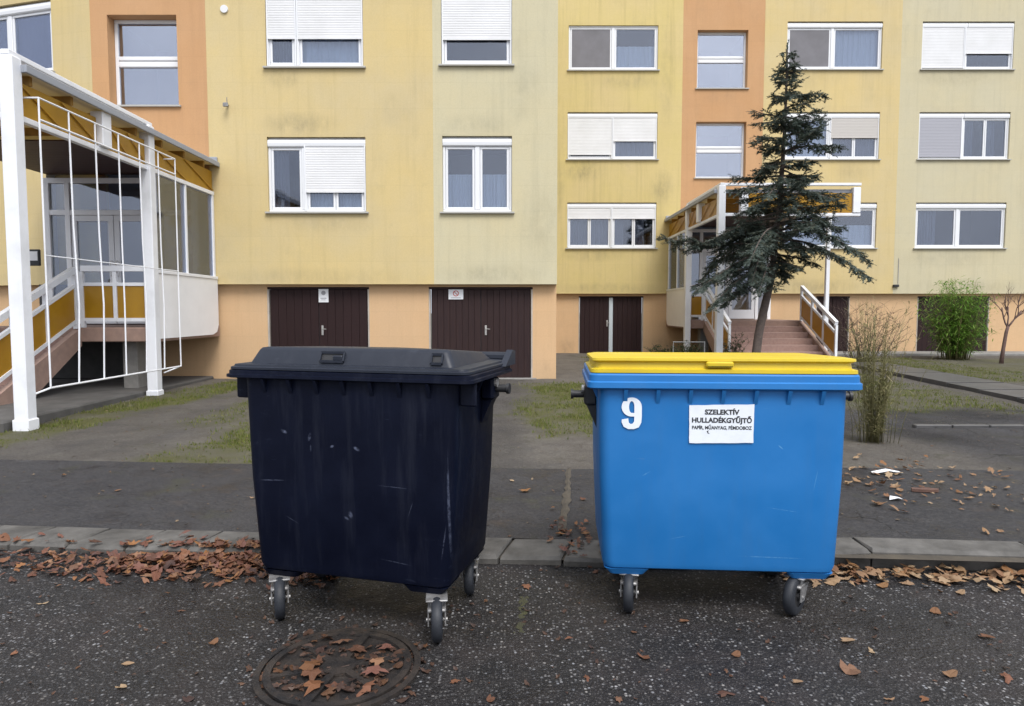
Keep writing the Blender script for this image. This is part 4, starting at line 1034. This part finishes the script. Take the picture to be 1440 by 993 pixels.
        p = MB(); p.tube([(-a+.1,c-.01,1.262),(a-.02,c-.01,1.262)],.02,10); sharp(p.build('hinge', lm, lid))
        p = MB(); p.prism([(c-.16,1.215),(c+.03,1.215),(c+.03,1.285),(c-.02,1.29)], 'x', a-.012, a+.022); p.build('lid_arm', lm, lid)
    # lifting trunnions on the short sides
    for sx in (-1, 1):
        t = MB()
        yv = .10 if style != 'flat' else -.06
        t.bbox(sx*(btx-.006), sx*(btx+.062), yv-.06, yv+.06, 1.02, 1.132, .012)
        t.prism([(btx*sx-.004*sx, 1.022),(sx*(btx+.05),1.022),(sx*(btx-.004),.9)], 'y', yv-.045, yv+.045)
        to = sharp(t.build('trunnion_block', M[tmat] if tmat else bm, B))
        q = MB(); q.tube([(sx*(btx+.05),yv,1.075),(sx*(btx+.125),yv,1.075)],.02,12); q.tube([(sx*(btx+.118),yv,1.075),(sx*(btx+.132),yv,1.075)],.027,12); sharp(q.build('trunnion', M['hub'], to))
        q = MB(); q.tube([(sx*(btx+.058),yv-.02,1.105),(sx*(btx+.075),yv-.02,1.105)],.022,10); sharp(q.build('bolt', M['steel'], to))
        if style == 'flat': continue
        # side hand grips
        q = MB(); yg = -hy+.11
        q.bbox(sx*(btx-.004), sx*(hx-.01), yg-.02, yg+.0, 1.03, 1.137, .006); q.build('rim_bracket', bm, B)
    for o_ in set(C.objects)-kids:
        if style == 'flat': continue
        if o_.name.split('.')[0] in ('rim','lid','lid_dome','pocket_shade','pocket_lip','grip_bar','hinge','lid_arm'):
            if o_.name.startswith('rim_'): continue
            for v_ in o_.data.vertices: v_.co.z = zmap(v_.co.z)
        elif o_.parent is B: o_.location.z += up
    # drain plug, front low
    for (x, y, a) in casters: caster(B, x, y, a, zb-.028)
    return B
BB = container('wheeled_waste_container', 'black navy wheeled waste container with domed dark lid, by the manhole cover', (-.705,3.47,0), R(-15.5), .645, .355, 'bin_navy', 'bin_navy_lid', 'dome',
               [(.45,-.295,R(202)), (-.395,-.285,R(214)), (.43,.24,R(195)), (-.42,.24,R(165))], .054)
BL = container('wheeled_waste_container', 'bright blue wheeled waste container with yellow lid and white number nine', (1.047,3.614,0), R(-4), .655, .395, 'bin_blue', 'bin_yellow', 'flat',
               [(-.43,-.27,R(172)), (.41,-.26,R(140)), (-.42,.26,R(150)), (.42,.26,R(200))], 0, 'hub')
fy = -(.395-.035)-.0035
stk = MB(); pts = [(-.158,.875),(.148,.88),(.15,1.068),(-.16,1.061)]; r9 = random.Random(2)
ring = []
for i in range(4):
    a, b_ = pts[i], pts[(i+1) % 4]
    for k in range(8): u = k/8; ring.append((a[0]+(b_[0]-a[0])*u+r9.uniform(-.001,.001), a[1]+(b_[1]-a[1])*u+r9.uniform(-.001,.001)))
cxs = .0
stk.prism([(p[0]+cxs, p[1]) for p in ring], 'y', fy+.0005, fy-.001)
so = stk.build('sticker', M['sticker'], BL)
for s_, sz, z_, bo, wx in (('SZELEKTÍV', .033, 1.028, .0013, .165), ('HULLADÉKGYŰJTŐ', .033, 0.988, .0013, .285), ('PAPÍR, MŰANYAG, FÉMDOBOZ', .023, .952, .0007, .285)):
    t_ = text_mesh('lettering', s_, sz, M['black_ink'], so, (cxs-.004, fy-.0022, z_), (R(90),0,0), bold=bo)
    xsz = max(v_.co.x for v_ in t_.data.vertices)-min(v_.co.x for v_ in t_.data.vertices)
    for v_ in t_.data.vertices: v_.co.x *= wx/xsz
MB().poly([(cxs-.075,fy-.0022,.935),(cxs-.066,fy-.0022,.94),(cxs-.068,fy-.0022,.93),(cxs-.06,fy-.0022,.922),(cxs-.07,fy-.0022,.925)]).build('sticker_mark', M['black_ink'], so)
# the painted nine: bowl, closed at its foot, running into the stem and tail
nn = MB(); oc = (-.437, 1.018); ox_, oy_, ix_, iy_ = .049, .047, .013, .029; by_ = .032
def P9(x_, z_): return (oc[0]+x_, fy-.0012, oc[1]+z_)
angs = [R(270*k/24) for k in range(25)]
for a, b_ in zip(angs, angs[1:]):
    nn.quad(P9(ix_*math.cos(a),by_+iy_*math.sin(a)), P9(ox_*math.cos(a),by_+oy_*math.sin(a)), P9(ox_*math.cos(b_),by_+oy_*math.sin(b_)), P9(ix_*math.cos(b_),by_+iy_*math.sin(b_)))
L = [(ix_,by_,ox_,by_), (ix_,by_-iy_,ox_,by_-iy_), (ix_,by_-oy_,ox_,by_-oy_), (.012,-.04,.047,-.045), (.006,-.049,.035,-.068), (-.004,-.052,.012,-.077), (-.012,-.047,-.016,-.077), (-.015,-.036,-.038,-.066), (-.016,-.026,-.048,-.045), (-.016,-.024,-.048,-.030)]
for p, q in zip(L, L[1:]): nn.quad(P9(p[0],p[1]), P9(p[2],p[3]), P9(q[2],q[3]), P9(q[0],q[1]))
nn.quad(P9(0,by_-iy_), P9(ix_,by_-iy_), P9(ix_,by_-oy_), P9(0,by_-oy_))
nn.build('number', M['sticker'], BL)

# ------------------------------------------------------------------ manhole cover
MH = thing('manhole_cover', 'round rusty iron manhole cover full of wet leaves', 'manhole cover', (-.735,2.78,0))
n = 48
def ringmesh(r0, r1, z0, z1, seg=n):
    m = MB()
    for i in range(seg):
        a, b_ = 2*math.pi*i/seg, 2*math.pi*(i+1)/seg
        def p(r, t, z): return (r*math.cos(t), r*math.sin(t), z)
        m.quad(p(r0,a,z1),p(r1,a,z1),p(r1,b_,z1),p(r0,b_,z1)); m.quad(p(r1,a,z0),p(r1,b_,z0),p(r1,b_,z1),p(r1,a,z1)); m.quad(p(r0,a,z0),p(r0,a,z1),p(r0,b_,z1),p(r0,b_,z0))
    return m
ringmesh(.318,.345,0,.016).build('frame_ring', M['iron'], MH); 
MB().poly([(.312*math.cos(2*math.pi*i/n), .312*math.sin(2*math.pi*i/n), .0045) for i in range(n)]).build('cover_plate', M['iron'], MH)
ringmesh(.275,.306,.004,.02).build('cover_rim', M['iron'], MH)
for k in range(6):
    a = 2*math.pi*(k+.3)/6
    MB().bar((.07*math.cos(a),.07*math.sin(a),.011),(.276*math.cos(a),.276*math.sin(a),.011),.034,.016).build('rib', M['iron'], MH)
ringmesh(.0,.072,.004,.0195,20).build('cover_boss', M['iron'], MH)

# ------------------------------------------------------------------ leaves
def leaf_shape(rng, s):
    """a dead leaf with uneven lobes, folded along its midrib and crumpled: returns verts, faces"""
    n = 14; F = []; kind = rng.random()
    fold = rng.uniform(.0, .55)*rng.choice((1, 1, -.4)); curl = rng.uniform(-.1, .8); tw = rng.uniform(-.6,.6); wid = rng.uniform(.55, .95); torn = rng.randint(0, n-1) if kind < .35 else -9
    V = [(-.02*s,0,0)]
    for i in range(n):
        a = 2*math.pi*i/n
        if kind < .6: lob = (1, .62, .9, .58, .86, .66, .78)[min(i, n-i) % 7] * rng.uniform(.88,1.08)      # lobed
        else: lob = (1, .86, .8, .82, .86, .84, .8)[min(i, n-i) % 7] * rng.uniform(.93,1.04)                # oval
        if i in (torn, (torn+1) % n): lob *= .45
        r = s*.5*lob; x, y = r*math.cos(a)*1.12, r*math.sin(a)*wid
        V.append((x, y, fold*abs(y) + curl*x*x/s + tw*x*y/s + rng.uniform(-.045,.045)*s))
    for i in range(n): F.append((0, 1+i, 1+(i+1) % n))
    return V, F
def add_leaf(m, cols, rng, pos, s, tilt, rndv):
    V, F = leaf_shape(rng, s); az_ = rng.uniform(0, 6.28); tx, ty = rng.uniform(-tilt,tilt), rng.uniform(-tilt,tilt)
    flip = -1 if rng.random() < .35 else 1
    ca, sa = math.cos(az_), math.sin(az_); n0 = len(m.v); zs = []
    for x, y, z in V:
        z = z*flip; x2, y2 = x*ca-y*sa, x*sa+y*ca
        z2 = z + x2*tx + y2*ty; zs.append(z2); m.v.append([pos[0]+x2, pos[1]+y2, z2])
    lo = min(zs)
    for i in range(n0, len(m.v)): m.v[i][2] += pos[2]-lo
    for f in F: m.f.append(tuple(n0+i for i in f)); cols.append(rndv)
def litter(name, label, pts, mat, seed, smin, smax, tilt):
    rng = random.Random(seed); m = MB(); cols = []
    for p in pts: add_leaf(m, cols, rng, p, rng.uniform(smin, smax), tilt, rng.random())
    o = m.build(name, mat, recalc=False); put_rnd(o.data, cols)
    return tag(o, label, 'leaves', kind='stuff')
rl = random.Random(21)
pts = []
for i in range(1750):            # heap in the gutter at the left, up against and over the dropped kerb
    x = -1.0 - abs(rl.gauss(0, .85)); 
    if x < -3.5: continue
    c = kerb_front(x) - .13 + .06*math.sin(x*3.1); y = c + rl.gauss(0, .12)
    if y > kerb_front(x)+.2: continue
    hgt = .022*math.exp(-((y-c)/.12)**2)*rl.random() + (h0(x)+.012 if y > kerb_front(x) else .0)
    pts.append((x, y, .003+hgt))
litter('leaf_litter', 'heap of red brown dead leaves in the gutter along the dropped kerb', pts, M['leaf'], 31, .025, .085, .45)
pts = []
for i in range(430):
    x = 1.55 + rl.random()*3.2; c = kerb_front(x)-.02; y = c + rl.gauss(0, .085)
    if y > kerb_front(x)+.07: y = kerb_front(x)+.06-rl.random()*.1
    pts.append((x, y, .003+.03*rl.random()*math.exp(-((y-c)/.1)**2)))
litter('leaf_litter', 'pale brown dead leaves against the raised kerb near the blue container', pts, M['leaf_pale'], 32, .03, .1, .4)
pts = []
for i in range(150):
    x = 3.2+rl.gauss(0,.55); y = 5.55+rl.gauss(0,.5); pts.append((x, y, (h0(x) if y < walk_back(x) else gz(x,y))+.012))
litter('leaf_litter', 'scattered leaves and bits on the pavement under the reeds', pts, M['leaf_pale'], 33, .03, .09, .4)
pts = []
for i in range(60):
    x = .45+rl.gauss(0,.12); y = 4.3+rl.gauss(0,.2); pts.append((x, y, h0(x)+.02 if y > kerb_front(x) else .004))
litter('leaf_litter', 'small dead leaf bits in the joint between the two containers', pts, M['leaf'], 34, .03, .07, .4)
pts = []
for i in range(2600):
    x, y = rl.uniform(-6.5, 8.5), rl.uniform(4.2, 12.5)
    if y < kerb_back(x) or abs(x) > y*.8+.5 or (7.5 < x-(y-9.9)*.1 < 9 and y > 9.2): continue
    if y < walk_back(x) and rl.random() < .45: continue
    pts.append((x, y, (h0(x)+.009 if y < walk_back(x) else gz(x,y)+.004)))
litter('yard_debris', 'fine crumbs of leaves and twigs strewn over pavement and yard', pts, M['leaf_mix'], 35, .01, .034, .4)
pts = []
for i in range(420):
    x, y = rl.uniform(-3, 3.4), rl.uniform(2.3, 3.95)
    if abs(x) > y*.8+.2 or y > kerb_front(x)-.05: continue
    pts.append((x, y, .003))
litter('road_debris', 'small crumbs of dead leaves strewn over the road asphalt', pts, M['leaf_wet'], 36, .01, .035, .4)
pts = []
for i in range(130):
    a, r_ = rl.uniform(0, 6.28), .29*math.sqrt(rl.random()); pts.append((-.735+r_*math.cos(a), 2.78+r_*math.sin(a), .006+.008*rl.random()))
for i in range(90):
    a, r_ = rl.uniform(0, 6.28), rl.uniform(.29,.4); pts.append((-.735+r_*math.cos(a), 2.78+r_*math.sin(a), .004))
litter('cover_debris', 'wet crumbs of leaves and grit filling the manhole cover', pts, M['leaf_wet'], 37, .012, .06, .3)
# single leaves one can pick out
protos = []
for k in range(8):   # eight leaf shapes
    rg_ = random.Random(100+k); m = MB(); c_ = []; add_leaf(m, c_, rg_, (0,0,0), 1.0, .15, 0.0)
    me = m.mesh('fallen_leaf', M['leaf'] if k < 5 else M['leaf_pale']); protos.append(me)
def single(x, y, z, s, k, label, group, rng):
    o = link('fallen_leaf', protos[k], None, (x, y, z+.002), (0, 0, rng.uniform(0,6.28))); o.scale = (s,s,s*rng.uniform(.6,1))
    return tag(o, label, 'leaf', group)
def on_ground(px, py, z):
    F_ = 950; th = R(3.584); dx = (px-720)/F_; dy = -(py-496.5)/F_; dY = math.cos(th)+dy*math.sin(th); dZ = -math.sin(th)+dy*math.cos(th)
    k = (z-CAMH)/dZ; return dx*k, dY*k
rs = random.Random(77)
for px, py, s, k in ((740,826,.1,1), (300,905,.07,5), (180,935,.06,6), (255,860,.06,2), (265,985,.06,3), (170,968,.07,6), (30,700,.05,5), (905,925,.1,0), (960,875,.07,6), (1035,922,.07,5), (1020,978,.1,2),
                     (1190,902,.09,6), (1225,917,.07,7), (1315,862,.09,5), (1385,897,.09,6), (1335,950,.09,5), (1195,945,.12,3), (1415,955,.11,2), (1240,825,.1,5), (1300,985,.07,1), (60,850,.07,7), (90,790,.08,1),
                     (640,960,.06,1), (690,985,.06,3), (825,955,.06,2), (870,985,.06,1), (1120,960,.06,6), (1250,985,.06,7), (150,890,.05,2), (20,920,.05,3), (1290,800,.09,6), (1410,830,.08,7), (1350,835,.08,5), (800,900,.05,4)):
    x, y = on_ground(px, py, 0)
    if y > kerb_front(x)-.03: y = kerb_front(x)-.06
    single(x, y, 0, s*.8, k, 'single curled dead leaf lying loose on the chippings of the road', 'loose leaves on the road', rs)
for px, py, s, k in ((738,690,.1,5), (165,690,.06,6), (215,660,.05,7), (90,668,.05,5), (355,700,.05,7), (1300,697,.1,2), (1235,720,.09,5), (1265,700,.08,6), (820,702,.06,3), (720,676,.05,6)):
    x, y = on_ground(px, py, .05)
    single(x, y, h0(x)+.012, s, k, 'single pale dead leaf lying on the dark pavement strip', 'loose leaves on the pavement', rs)
for i in range(12):
    a, r_ = (i+.35)*2*math.pi/12, rs.uniform(.1,.25)
    single(-.735+r_*math.cos(a), 2.78+r_*math.sin(a), .012, rs.uniform(.07,.13), rs.choice((0,1,2,1)), 'wet orange brown leaf lying on the manhole cover', 'leaves on the manhole cover', rs)
# litter bits at the right
x, y = on_ground(1247, 667, .1); pa = MB()
pa.v = [(-.13,-.03,.004),(.0,-.035,.03),(.13,-.02,.006),(.12,.03,.012),(0,.025,.036),(-.12,.035,.008)]; pa.f = [(0,1,4,5),(1,2,3,4)]
o = pa.build('paper_scrap', M['paper'], recalc=False); o.location = (x, y, h0(x)+.013); tag(o, 'crumpled white paper scrap on the dark pavement by the reeds', 'litter')
x, y = on_ground(1258, 704, .1); p2 = MB(); p2.v = [(-.05,-.02,.003),(.01,-.03,.02),(.06,-.01,.004),(.045,.025,.012),(-.02,.03,.022)]; p2.f = [(0,1,4),(1,2,3,4)]
o = p2.build('paper_scrap', M['paper'], recalc=False); o.location = (x, y, h0(x)+.013); tag(o, 'small torn white paper bit lying among the pale leaves', 'litter')
x, y = on_ground(1300, 692, .1); pa = MB(); pa.prism([(-.1,-.02),(-.02,-.035),(.09,-.02),(.11,.01),(.03,.03),(-.09,.022)], 'z', 0, .022)
o = pa.build('bark_piece', M['bark_bit']); o.location = (x, y, h0(x)+.011); o.rotation_euler = (0,0,R(-8)); tag(o, 'broken brown wood piece lying on the pavement', 'litter')

# ------------------------------------------------------------------ grass
def grass_field():
    rng = random.Random(5); m = MB(); cols = []
    tries = 0
    while tries < 260000:
        tries += 1
        x, y = rng.uniform(-7.5, 11.5), rng.uniform(6.3, 20)
        if y < walk_back(x)+.04: continue
        g = grass_amt(x, y)
        if 7.6 < x-(y-9.9)*.1 < 8.95 and 9.2 < y < 16.7: continue
        if abs(x) > y*.82+.6: continue
        if rng.random() > g*(.15+.85*max(0,min(1,.5+1.6*nz(x,y,3.2,9)))) : continue
        for q in range(2):
            h = rng.uniform(.012,.05)*(.8+.9*nz(x,y,2.3,8))*(1.8 if rng.random() < .06 else 1); w = rng.uniform(.004,.009); a = rng.uniform(0,6.28)
            bx, by = x+rng.uniform(-.03,.03), y+rng.uniform(-.03,.03); lx, ly = rng.uniform(-.6,.6)*h, rng.uniform(-.6,.6)*h
            z = gz(bx,by); n_ = len(m.v)
            m.v += [(bx-w*math.cos(a),by-w*math.sin(a),z-.008),(bx+w*math.cos(a),by+w*math.sin(a),z-.008),(bx+lx,by+ly,z+h)]
            m.f.append((n_,n_+1,n_+2)); cols.append(rng.random())
    o = m.build('grass', M['grass'], recalc=False); put_rnd(o.data, cols)
    tag(o, 'short patchy yellow green grass in the yard', 'grass', kind='stuff')
grass_field()

# ------------------------------------------------------------------ plants
def spruce():
    T = thing('spruce_tree', 'dark blue green spruce tree with leaning trunk before the porch stair', 'tree', (5.2,14.5,.1))
    rng = random.Random(12)
    def trunk(z):                      # local axis
        pts = [(0,0),(1.0,.12),(2.1,.36),(3.6,.47),(5.2,.52),(7.0,.56)]
        for (za, xa), (zb, xb) in zip(pts, pts[1:]):
            if z <= zb: return Vector((xa+(xb-xa)*(z-za)/(zb-za), .06*math.sin(z*.9), z))
        return Vector((.56, 0, z))
    H = 6.95
    MB().tube([trunk(H*i/24) for i in range(25)], [.1*(1-.93*i/24)+.004 for i in range(25)], 10).build('trunk', M['bark'], T, smooth=True)
    # reach to the left and right by height
    prof = [(2.15,1.0,.4),(2.5,2.0,.8),(2.8,2.3,1.6),(3.1,2.1,1.85),(3.4,1.55,1.75),(3.8,1.2,1.4),(4.3,1.1,1.1),(4.7,.8,1.4),(5.1,.72,.55),(5.6,.42,.95),(6.1,.26,.6),(6.5,.15,.22),(6.95,.05,.05)]
    def reach(z, phi):
        for a, b_ in zip(prof, prof[1:]):
            if z <= b_[0]:
                u = max(0, (z-a[0])/(b_[0]-a[0])); l = a[1]+(b_[1]-a[1])*u; r = a[2]+(b_[2]-a[2])*u
                c = math.cos(phi); return (r if c > 0 else l)*c*c + (l+r)*.5*.85*(1-c*c)
        return .06
    def zz_ok(z): return z > 3.6
    wood = MB(); nd = MB(); cols = []
    def needles(p, d, ln, w):
        """one twig clad in needles: crossed blades with ragged tips"""
        d = d.normalized(); s = d.cross(Vector((0,0,1)))
        if s.length < .1: s = Vector((1,0,0))
        s.normalize(); u = s.cross(d); rv = rng.random()
        k = max(4, int(ln/.02))
        for i in range(k):
            t_ = (i+rng.random()*.6)/k; c = p + d*ln*t_
            for sg in (-1, 1):
                a = rng.uniform(-.9,.9)
                out = (s*sg*math.cos(a) + u*math.sin(a)*.8 + d*rng.uniform(.5,1.0)).normalized()
                L = w*rng.uniform(.7,1.25)*(1-.4*t_); e = c + out*L; bw = d*.014
                n_ = len(nd.v); nd.v += [tuple(c-bw), tuple(c+bw), tuple(e)]; nd.f.append((n_,n_+1,n_+2)); cols.append((rv+rng.uniform(-.1,.1)) % 1)
        e = p+d*(ln+w*.6); n_ = len(nd.v); nd.v += [tuple(p+d*ln*.85-s*.008), tuple(p+d*ln*.85+s*.008), tuple(e)]; nd.f.append((n_,n_+1,n_+2)); cols.append(rv)
    z = 2.2; wh = 0
    while z < 6.85:
        nb = rng.randint(6, 8) if z < 5.5 else rng.randint(5, 6)
        ph0 = rng.uniform(0, 6.28)
        for k in range(nb):
            phi = ph0 + k*2*math.pi/nb + rng.uniform(-.3,.3); L = reach(z, phi)*rng.uniform(.32 if z > 3.3 else .5, 1.12)
            if rng.random() < .1 and zz_ok(z): L *= 1.2
            if rng.random() < .07: continue
            if L < .06: continue
            zz = z+rng.uniform(-.13,.13); base = trunk(zz); dirh = Vector((math.cos(phi), math.sin(phi), 0))
            rise = (.12 if zz < 4.5 else .3)+rng.uniform(-.18,.22)
            droop = (.4 if zz < 3.5 else .26)*rng.uniform(.4,1.6)
            P = []
            for i in range(9):
                t_ = i/8; P.append(base + dirh*L*t_ + Vector((0,0,L*(rise*t_ - droop*t_*t_*1.6 + .22*t_**3))))
            wood.tube(P, [.022*(1-t_/9)*min(1.2,.35+L*.6)+.003 for t_ in range(9)], 5)
            ntw = max(4, int(L/.05))
            for q in range(ntw):
                t_ = .14 + .86*(q+rng.random()*.7)/ntw
                if t_ < .35 and rng.random() < .6: continue
                i = min(7, int(t_*8)); p = P[i].lerp(P[i+1], t_*8-i); d = (P[i+1]-P[i]).normalized()
                side = d.cross(Vector((0,0,1))).normalized()
                for sg in (-1, 1):
                    if rng.random() < .12: continue
                    ln = (.10 + .30*L**.7*(1-t_)**.6*.75)*rng.uniform(.6,1.2); ln = min(ln, .5)
                    td = (d*.75 + side*sg*rng.uniform(.6,1.0) + Vector((0,0,rng.uniform(-1.0,.35)))).normalized()
                    e = p + td*ln
                    needles(p, td, ln, .062)
                    nsub = int(ln/.075)
                    for w_ in range(nsub):
                        pp = p.lerp(e, (w_+.6)/(nsub+.3)); sd_ = (td*.7 + td.cross(Vector((0,0,1))).normalized()*rng.choice((-1,1))*.8 + Vector((0,0,rng.uniform(-.5,.2)))).normalized()
                        needles(pp, sd_, rng.uniform(.08,.19), .055)
            needles(P[-2], P[-1]-P[-2], (P[-1]-P[-2]).length+.06, .05)
        z += rng.uniform(.17,.28) if z < 5 else rng.uniform(.15,.22)
    for i in range(9):
        p = trunk(6.35+i*.07); needles(p, Vector((rng.uniform(-.2,.2),rng.uniform(-.2,.2),1)), .16, .045)
    cr = nd.build('crown', M['needles'], T, recalc=False); put_rnd(cr.data, cols)
    wood.build('branches', M['bark'], T, smooth=True)['kind'] = 'stuff'
    print('spruce faces', len(nd.f))
spruce()

def blade(m, cols, p, d, ln, w, bend, rng):
    """narrow leaf of two quads"""
    d = d.normalized(); s = d.cross(Vector((rng.uniform(-.3,.3),rng.uniform(-.3,.3),1)))
    if s.length < .1: s = Vector((1,0,0))
    s.normalize(); a = p + d*ln*.5 + Vector((0,0,-bend*.3*ln)); e = p + d*ln + Vector((0,0,-bend*ln))
    n_ = len(m.v); m.v += [tuple(p-s*w*.3), tuple(p+s*w*.3), tuple(a+s*w), tuple(a-s*w), tuple(e)]
    m.f += [(n_,n_+1,n_+2,n_+3),(n_+3,n_+2,n_+4)]; r = rng.random(); cols += [r, r]
def bamboo():
    T = thing('bamboo_shrub', 'bright green leafy bamboo clump before the dark cellar door', 'shrub', (12.65,19.3,.12))
    rng = random.Random(8); st = MB(); lf = MB(); cols = []
    for i in range(95):
        a = rng.uniform(0,6.28); r0 = rng.uniform(0,.4); r1 = r0*1.3+rng.uniform(.05,.8); h = rng.uniform(1.1,2.55)*(1.02-.25*(r1/.9)**2)
        P = [Vector((math.cos(a)*(r0+(r1-r0)*t_**1.6), math.sin(a)*(r0+(r1-r0)*t_**1.6)*.8, h*t_)) for t_ in (0,.25,.5,.75,1)]
        st.tube(P, [.011,.01,.008,.006,.003], 5)
        for q in range(int(90*h/2)):
            t_ = .12+.88*rng.random()**.8; k = min(3, int(t_*4)); p = P[k].lerp(P[k+1], t_*4-k)
            b_ = rng.uniform(0,6.28); p = p + Vector((math.cos(b_),math.sin(b_),rng.uniform(-.1,.3)))*rng.uniform(.02,.28)
            c_ = rng.uniform(0,6.28); blade(lf, cols, p, Vector((math.cos(c_),math.sin(c_),rng.uniform(-.5,.6))), rng.uniform(.1,.22), rng.uniform(.009,.017), rng.uniform(.1,.6), rng)
    st.build('stems', M['reed'], T, smooth=True); o = lf.build('foliage', M['bamboo'], T, recalc=False); put_rnd(o.data, cols)
bamboo()
def reeds():
    T = thing('reed_clump', 'tall thin olive brown reed clump standing behind the blue container', 'shrub', (3.92,7.25,.09))
    rng = random.Random(9); st = MB(); lf = MB(); cols = []; sc_ = []
    for i in range(105):
        a = rng.uniform(0,6.28); r0 = abs(rng.gauss(0,.08)); r1 = r0+abs(rng.gauss(.06,.19)); h = rng.uniform(.55,1.6)
        P = [Vector((math.cos(a)*(r0+(r1-r0)*t_**1.5)+.01*math.sin(t_*5+i), math.sin(a)*(r0+(r1-r0)*t_**1.5), h*t_)) for t_ in (0,.25,.5,.75,1)]
        st.tube(P, [.003,.003,.0025,.002,.001], 3)
        for q in range(rng.randint(16,34)):
            t_ = rng.uniform(.1,1); k = min(3, int(t_*4)); p = P[k].lerp(P[k+1], t_*4-k); c_ = rng.uniform(0,6.28)
            blade(lf, cols, p, Vector((math.cos(c_),math.sin(c_),rng.uniform(.1,1.4))), rng.uniform(.05,.15), rng.uniform(.002,.0055), rng.uniform(0,.5), rng)
    st.build('stems', M['reed'], T, smooth=True); o = lf.build('foliage', M['reed'], T, recalc=False); put_rnd(o.data, cols)
reeds()
def bare_branching(T, rng, p, d, ln, r, depth, m, spread=.6):
    P = [p]; dd = d.normalized()
    for i in range(4):
        dd = (dd + Vector((rng.uniform(-.18,.18),rng.uniform(-.18,.18),rng.uniform(-.02,.14)))).normalized(); P.append(P[-1]+dd*ln/4)
    m.tube(P, [r, r*.92, r*.84, r*.77, r*.7], 6 if depth > 2 else 4)
    if depth == 0: return
    for k in range(rng.randint(2,3)):
        a = rng.uniform(0,6.28); nd_ = (dd + Vector((math.cos(a),math.sin(a),rng.uniform(-.1,.4)))*spread).normalized()
        bare_branching(T, rng, P[rng.choice((2,3,4))], nd_, ln*rng.uniform(.5,.78), r*.6, depth-1, m, spread)
def bare_tree():
    T = thing('bare_tree', 'small leafless tree with forked red brown trunk by the apricot wall', 'tree', (12.85,17.7,.11))
    rng = random.Random(14); m = MB(); m.tube([(0,0,-.03),(.04,0,.4),(.1,0,.85),(.14,0,1.0)], [.055,.045,.04,.036], 8); m.build('trunk', M['bark2'], T, smooth=True)
    for d in ((-.35,.1,1),(.55,-.1,.8),(.15,.3,1),(.75,.1,.9)):
        c = MB(); bare_branching(T, rng, Vector((.13,0,.97)), Vector(d), .55, .022, 3, c); c.build('limb', M['bark2'], T, smooth=True)
bare_tree()
def scrub(name, label, loc, h, w, nst, leafy, mat_l, seed, leaf=(.03,.07)):
    T = thing(name, label, 'shrub', loc); rng = random.Random(seed); st = MB(); lf = MB(); cols = []
    for i in range(nst):
        a = rng.uniform(0,6.28); L = h*rng.uniform(.6,1)
        P = [Vector((0,0,0))+Vector((math.cos(a),math.sin(a),0))*rng.uniform(0,w*.3)]
        d = Vector((math.cos(a)*w/h*.5, math.sin(a)*w/h*.5, 1))
        for k in range(5): d = d+Vector((rng.uniform(-.2,.2),rng.uniform(-.2,.2),0)); P.append(P[-1]+d.normalized()*L/5)
        st.tube(P, [.009,.008,.006,.005,.004,.002], 4)
        for q in range(7):
            k = rng.randint(1,4); b_ = rng.uniform(0,6.28); e = P[k]+Vector((math.cos(b_),math.sin(b_),rng.uniform(.2,1)))*rng.uniform(.1,.3)*h
            st.tube([P[k], P[k].lerp(e,.5)+Vector((rng.uniform(-.03,.03),rng.uniform(-.03,.03),.02)), e], [.004,.003,.0015], 3)
            for z_ in range(leafy):
                c_ = rng.uniform(0,6.28); blade(lf, cols, P[k].lerp(e, rng.random()), Vector((math.cos(c_),math.sin(c_),rng.uniform(-.4,.8))), rng.uniform(*leaf), rng.uniform(.008,.018), .3, rng)
    st.build('stems', M['twig'], T, smooth=True)
    if leafy: o = lf.build('foliage', M[mat_l], T, recalc=False); put_rnd(o.data, cols)
scrub('twiggy_shrub', 'brown twiggy shrub with few leaves at the stair end of the far porch', (9.6,18.4,.12), 1.9, 1.5, 46, 3, 'twig', 41)
scrub('green_shrub', 'low dark green shrub beside the far porch under its landing', (4.3,17.6,.12), .75, 1.3, 36, 9, 'shrubleaf', 42, (.06,.13))
scrub('climbing_shrub', 'thin leafy shrub growing up the stair railing of the far porch', (5.45,16.9,.12), .95, .5, 20, 6, 'shrubleaf', 43, (.04,.09))
# metal hoop stand at the far porch
hs_ = MB()
hs_.tube([(-.38,0,-.12),(-.38,0,.62),(.38,0,.62),(.38,0,-.12)],.018,8); hs_.tube([(-.38,0,.3),(.38,0,.3)],.012,8)
o = sharp(hs_.build('hoop_stand', M['steel_grey'])); o.location = (4.3,16.4,.14); tag(o, 'low grey tube hoop stand beside the far porch', 'rack')
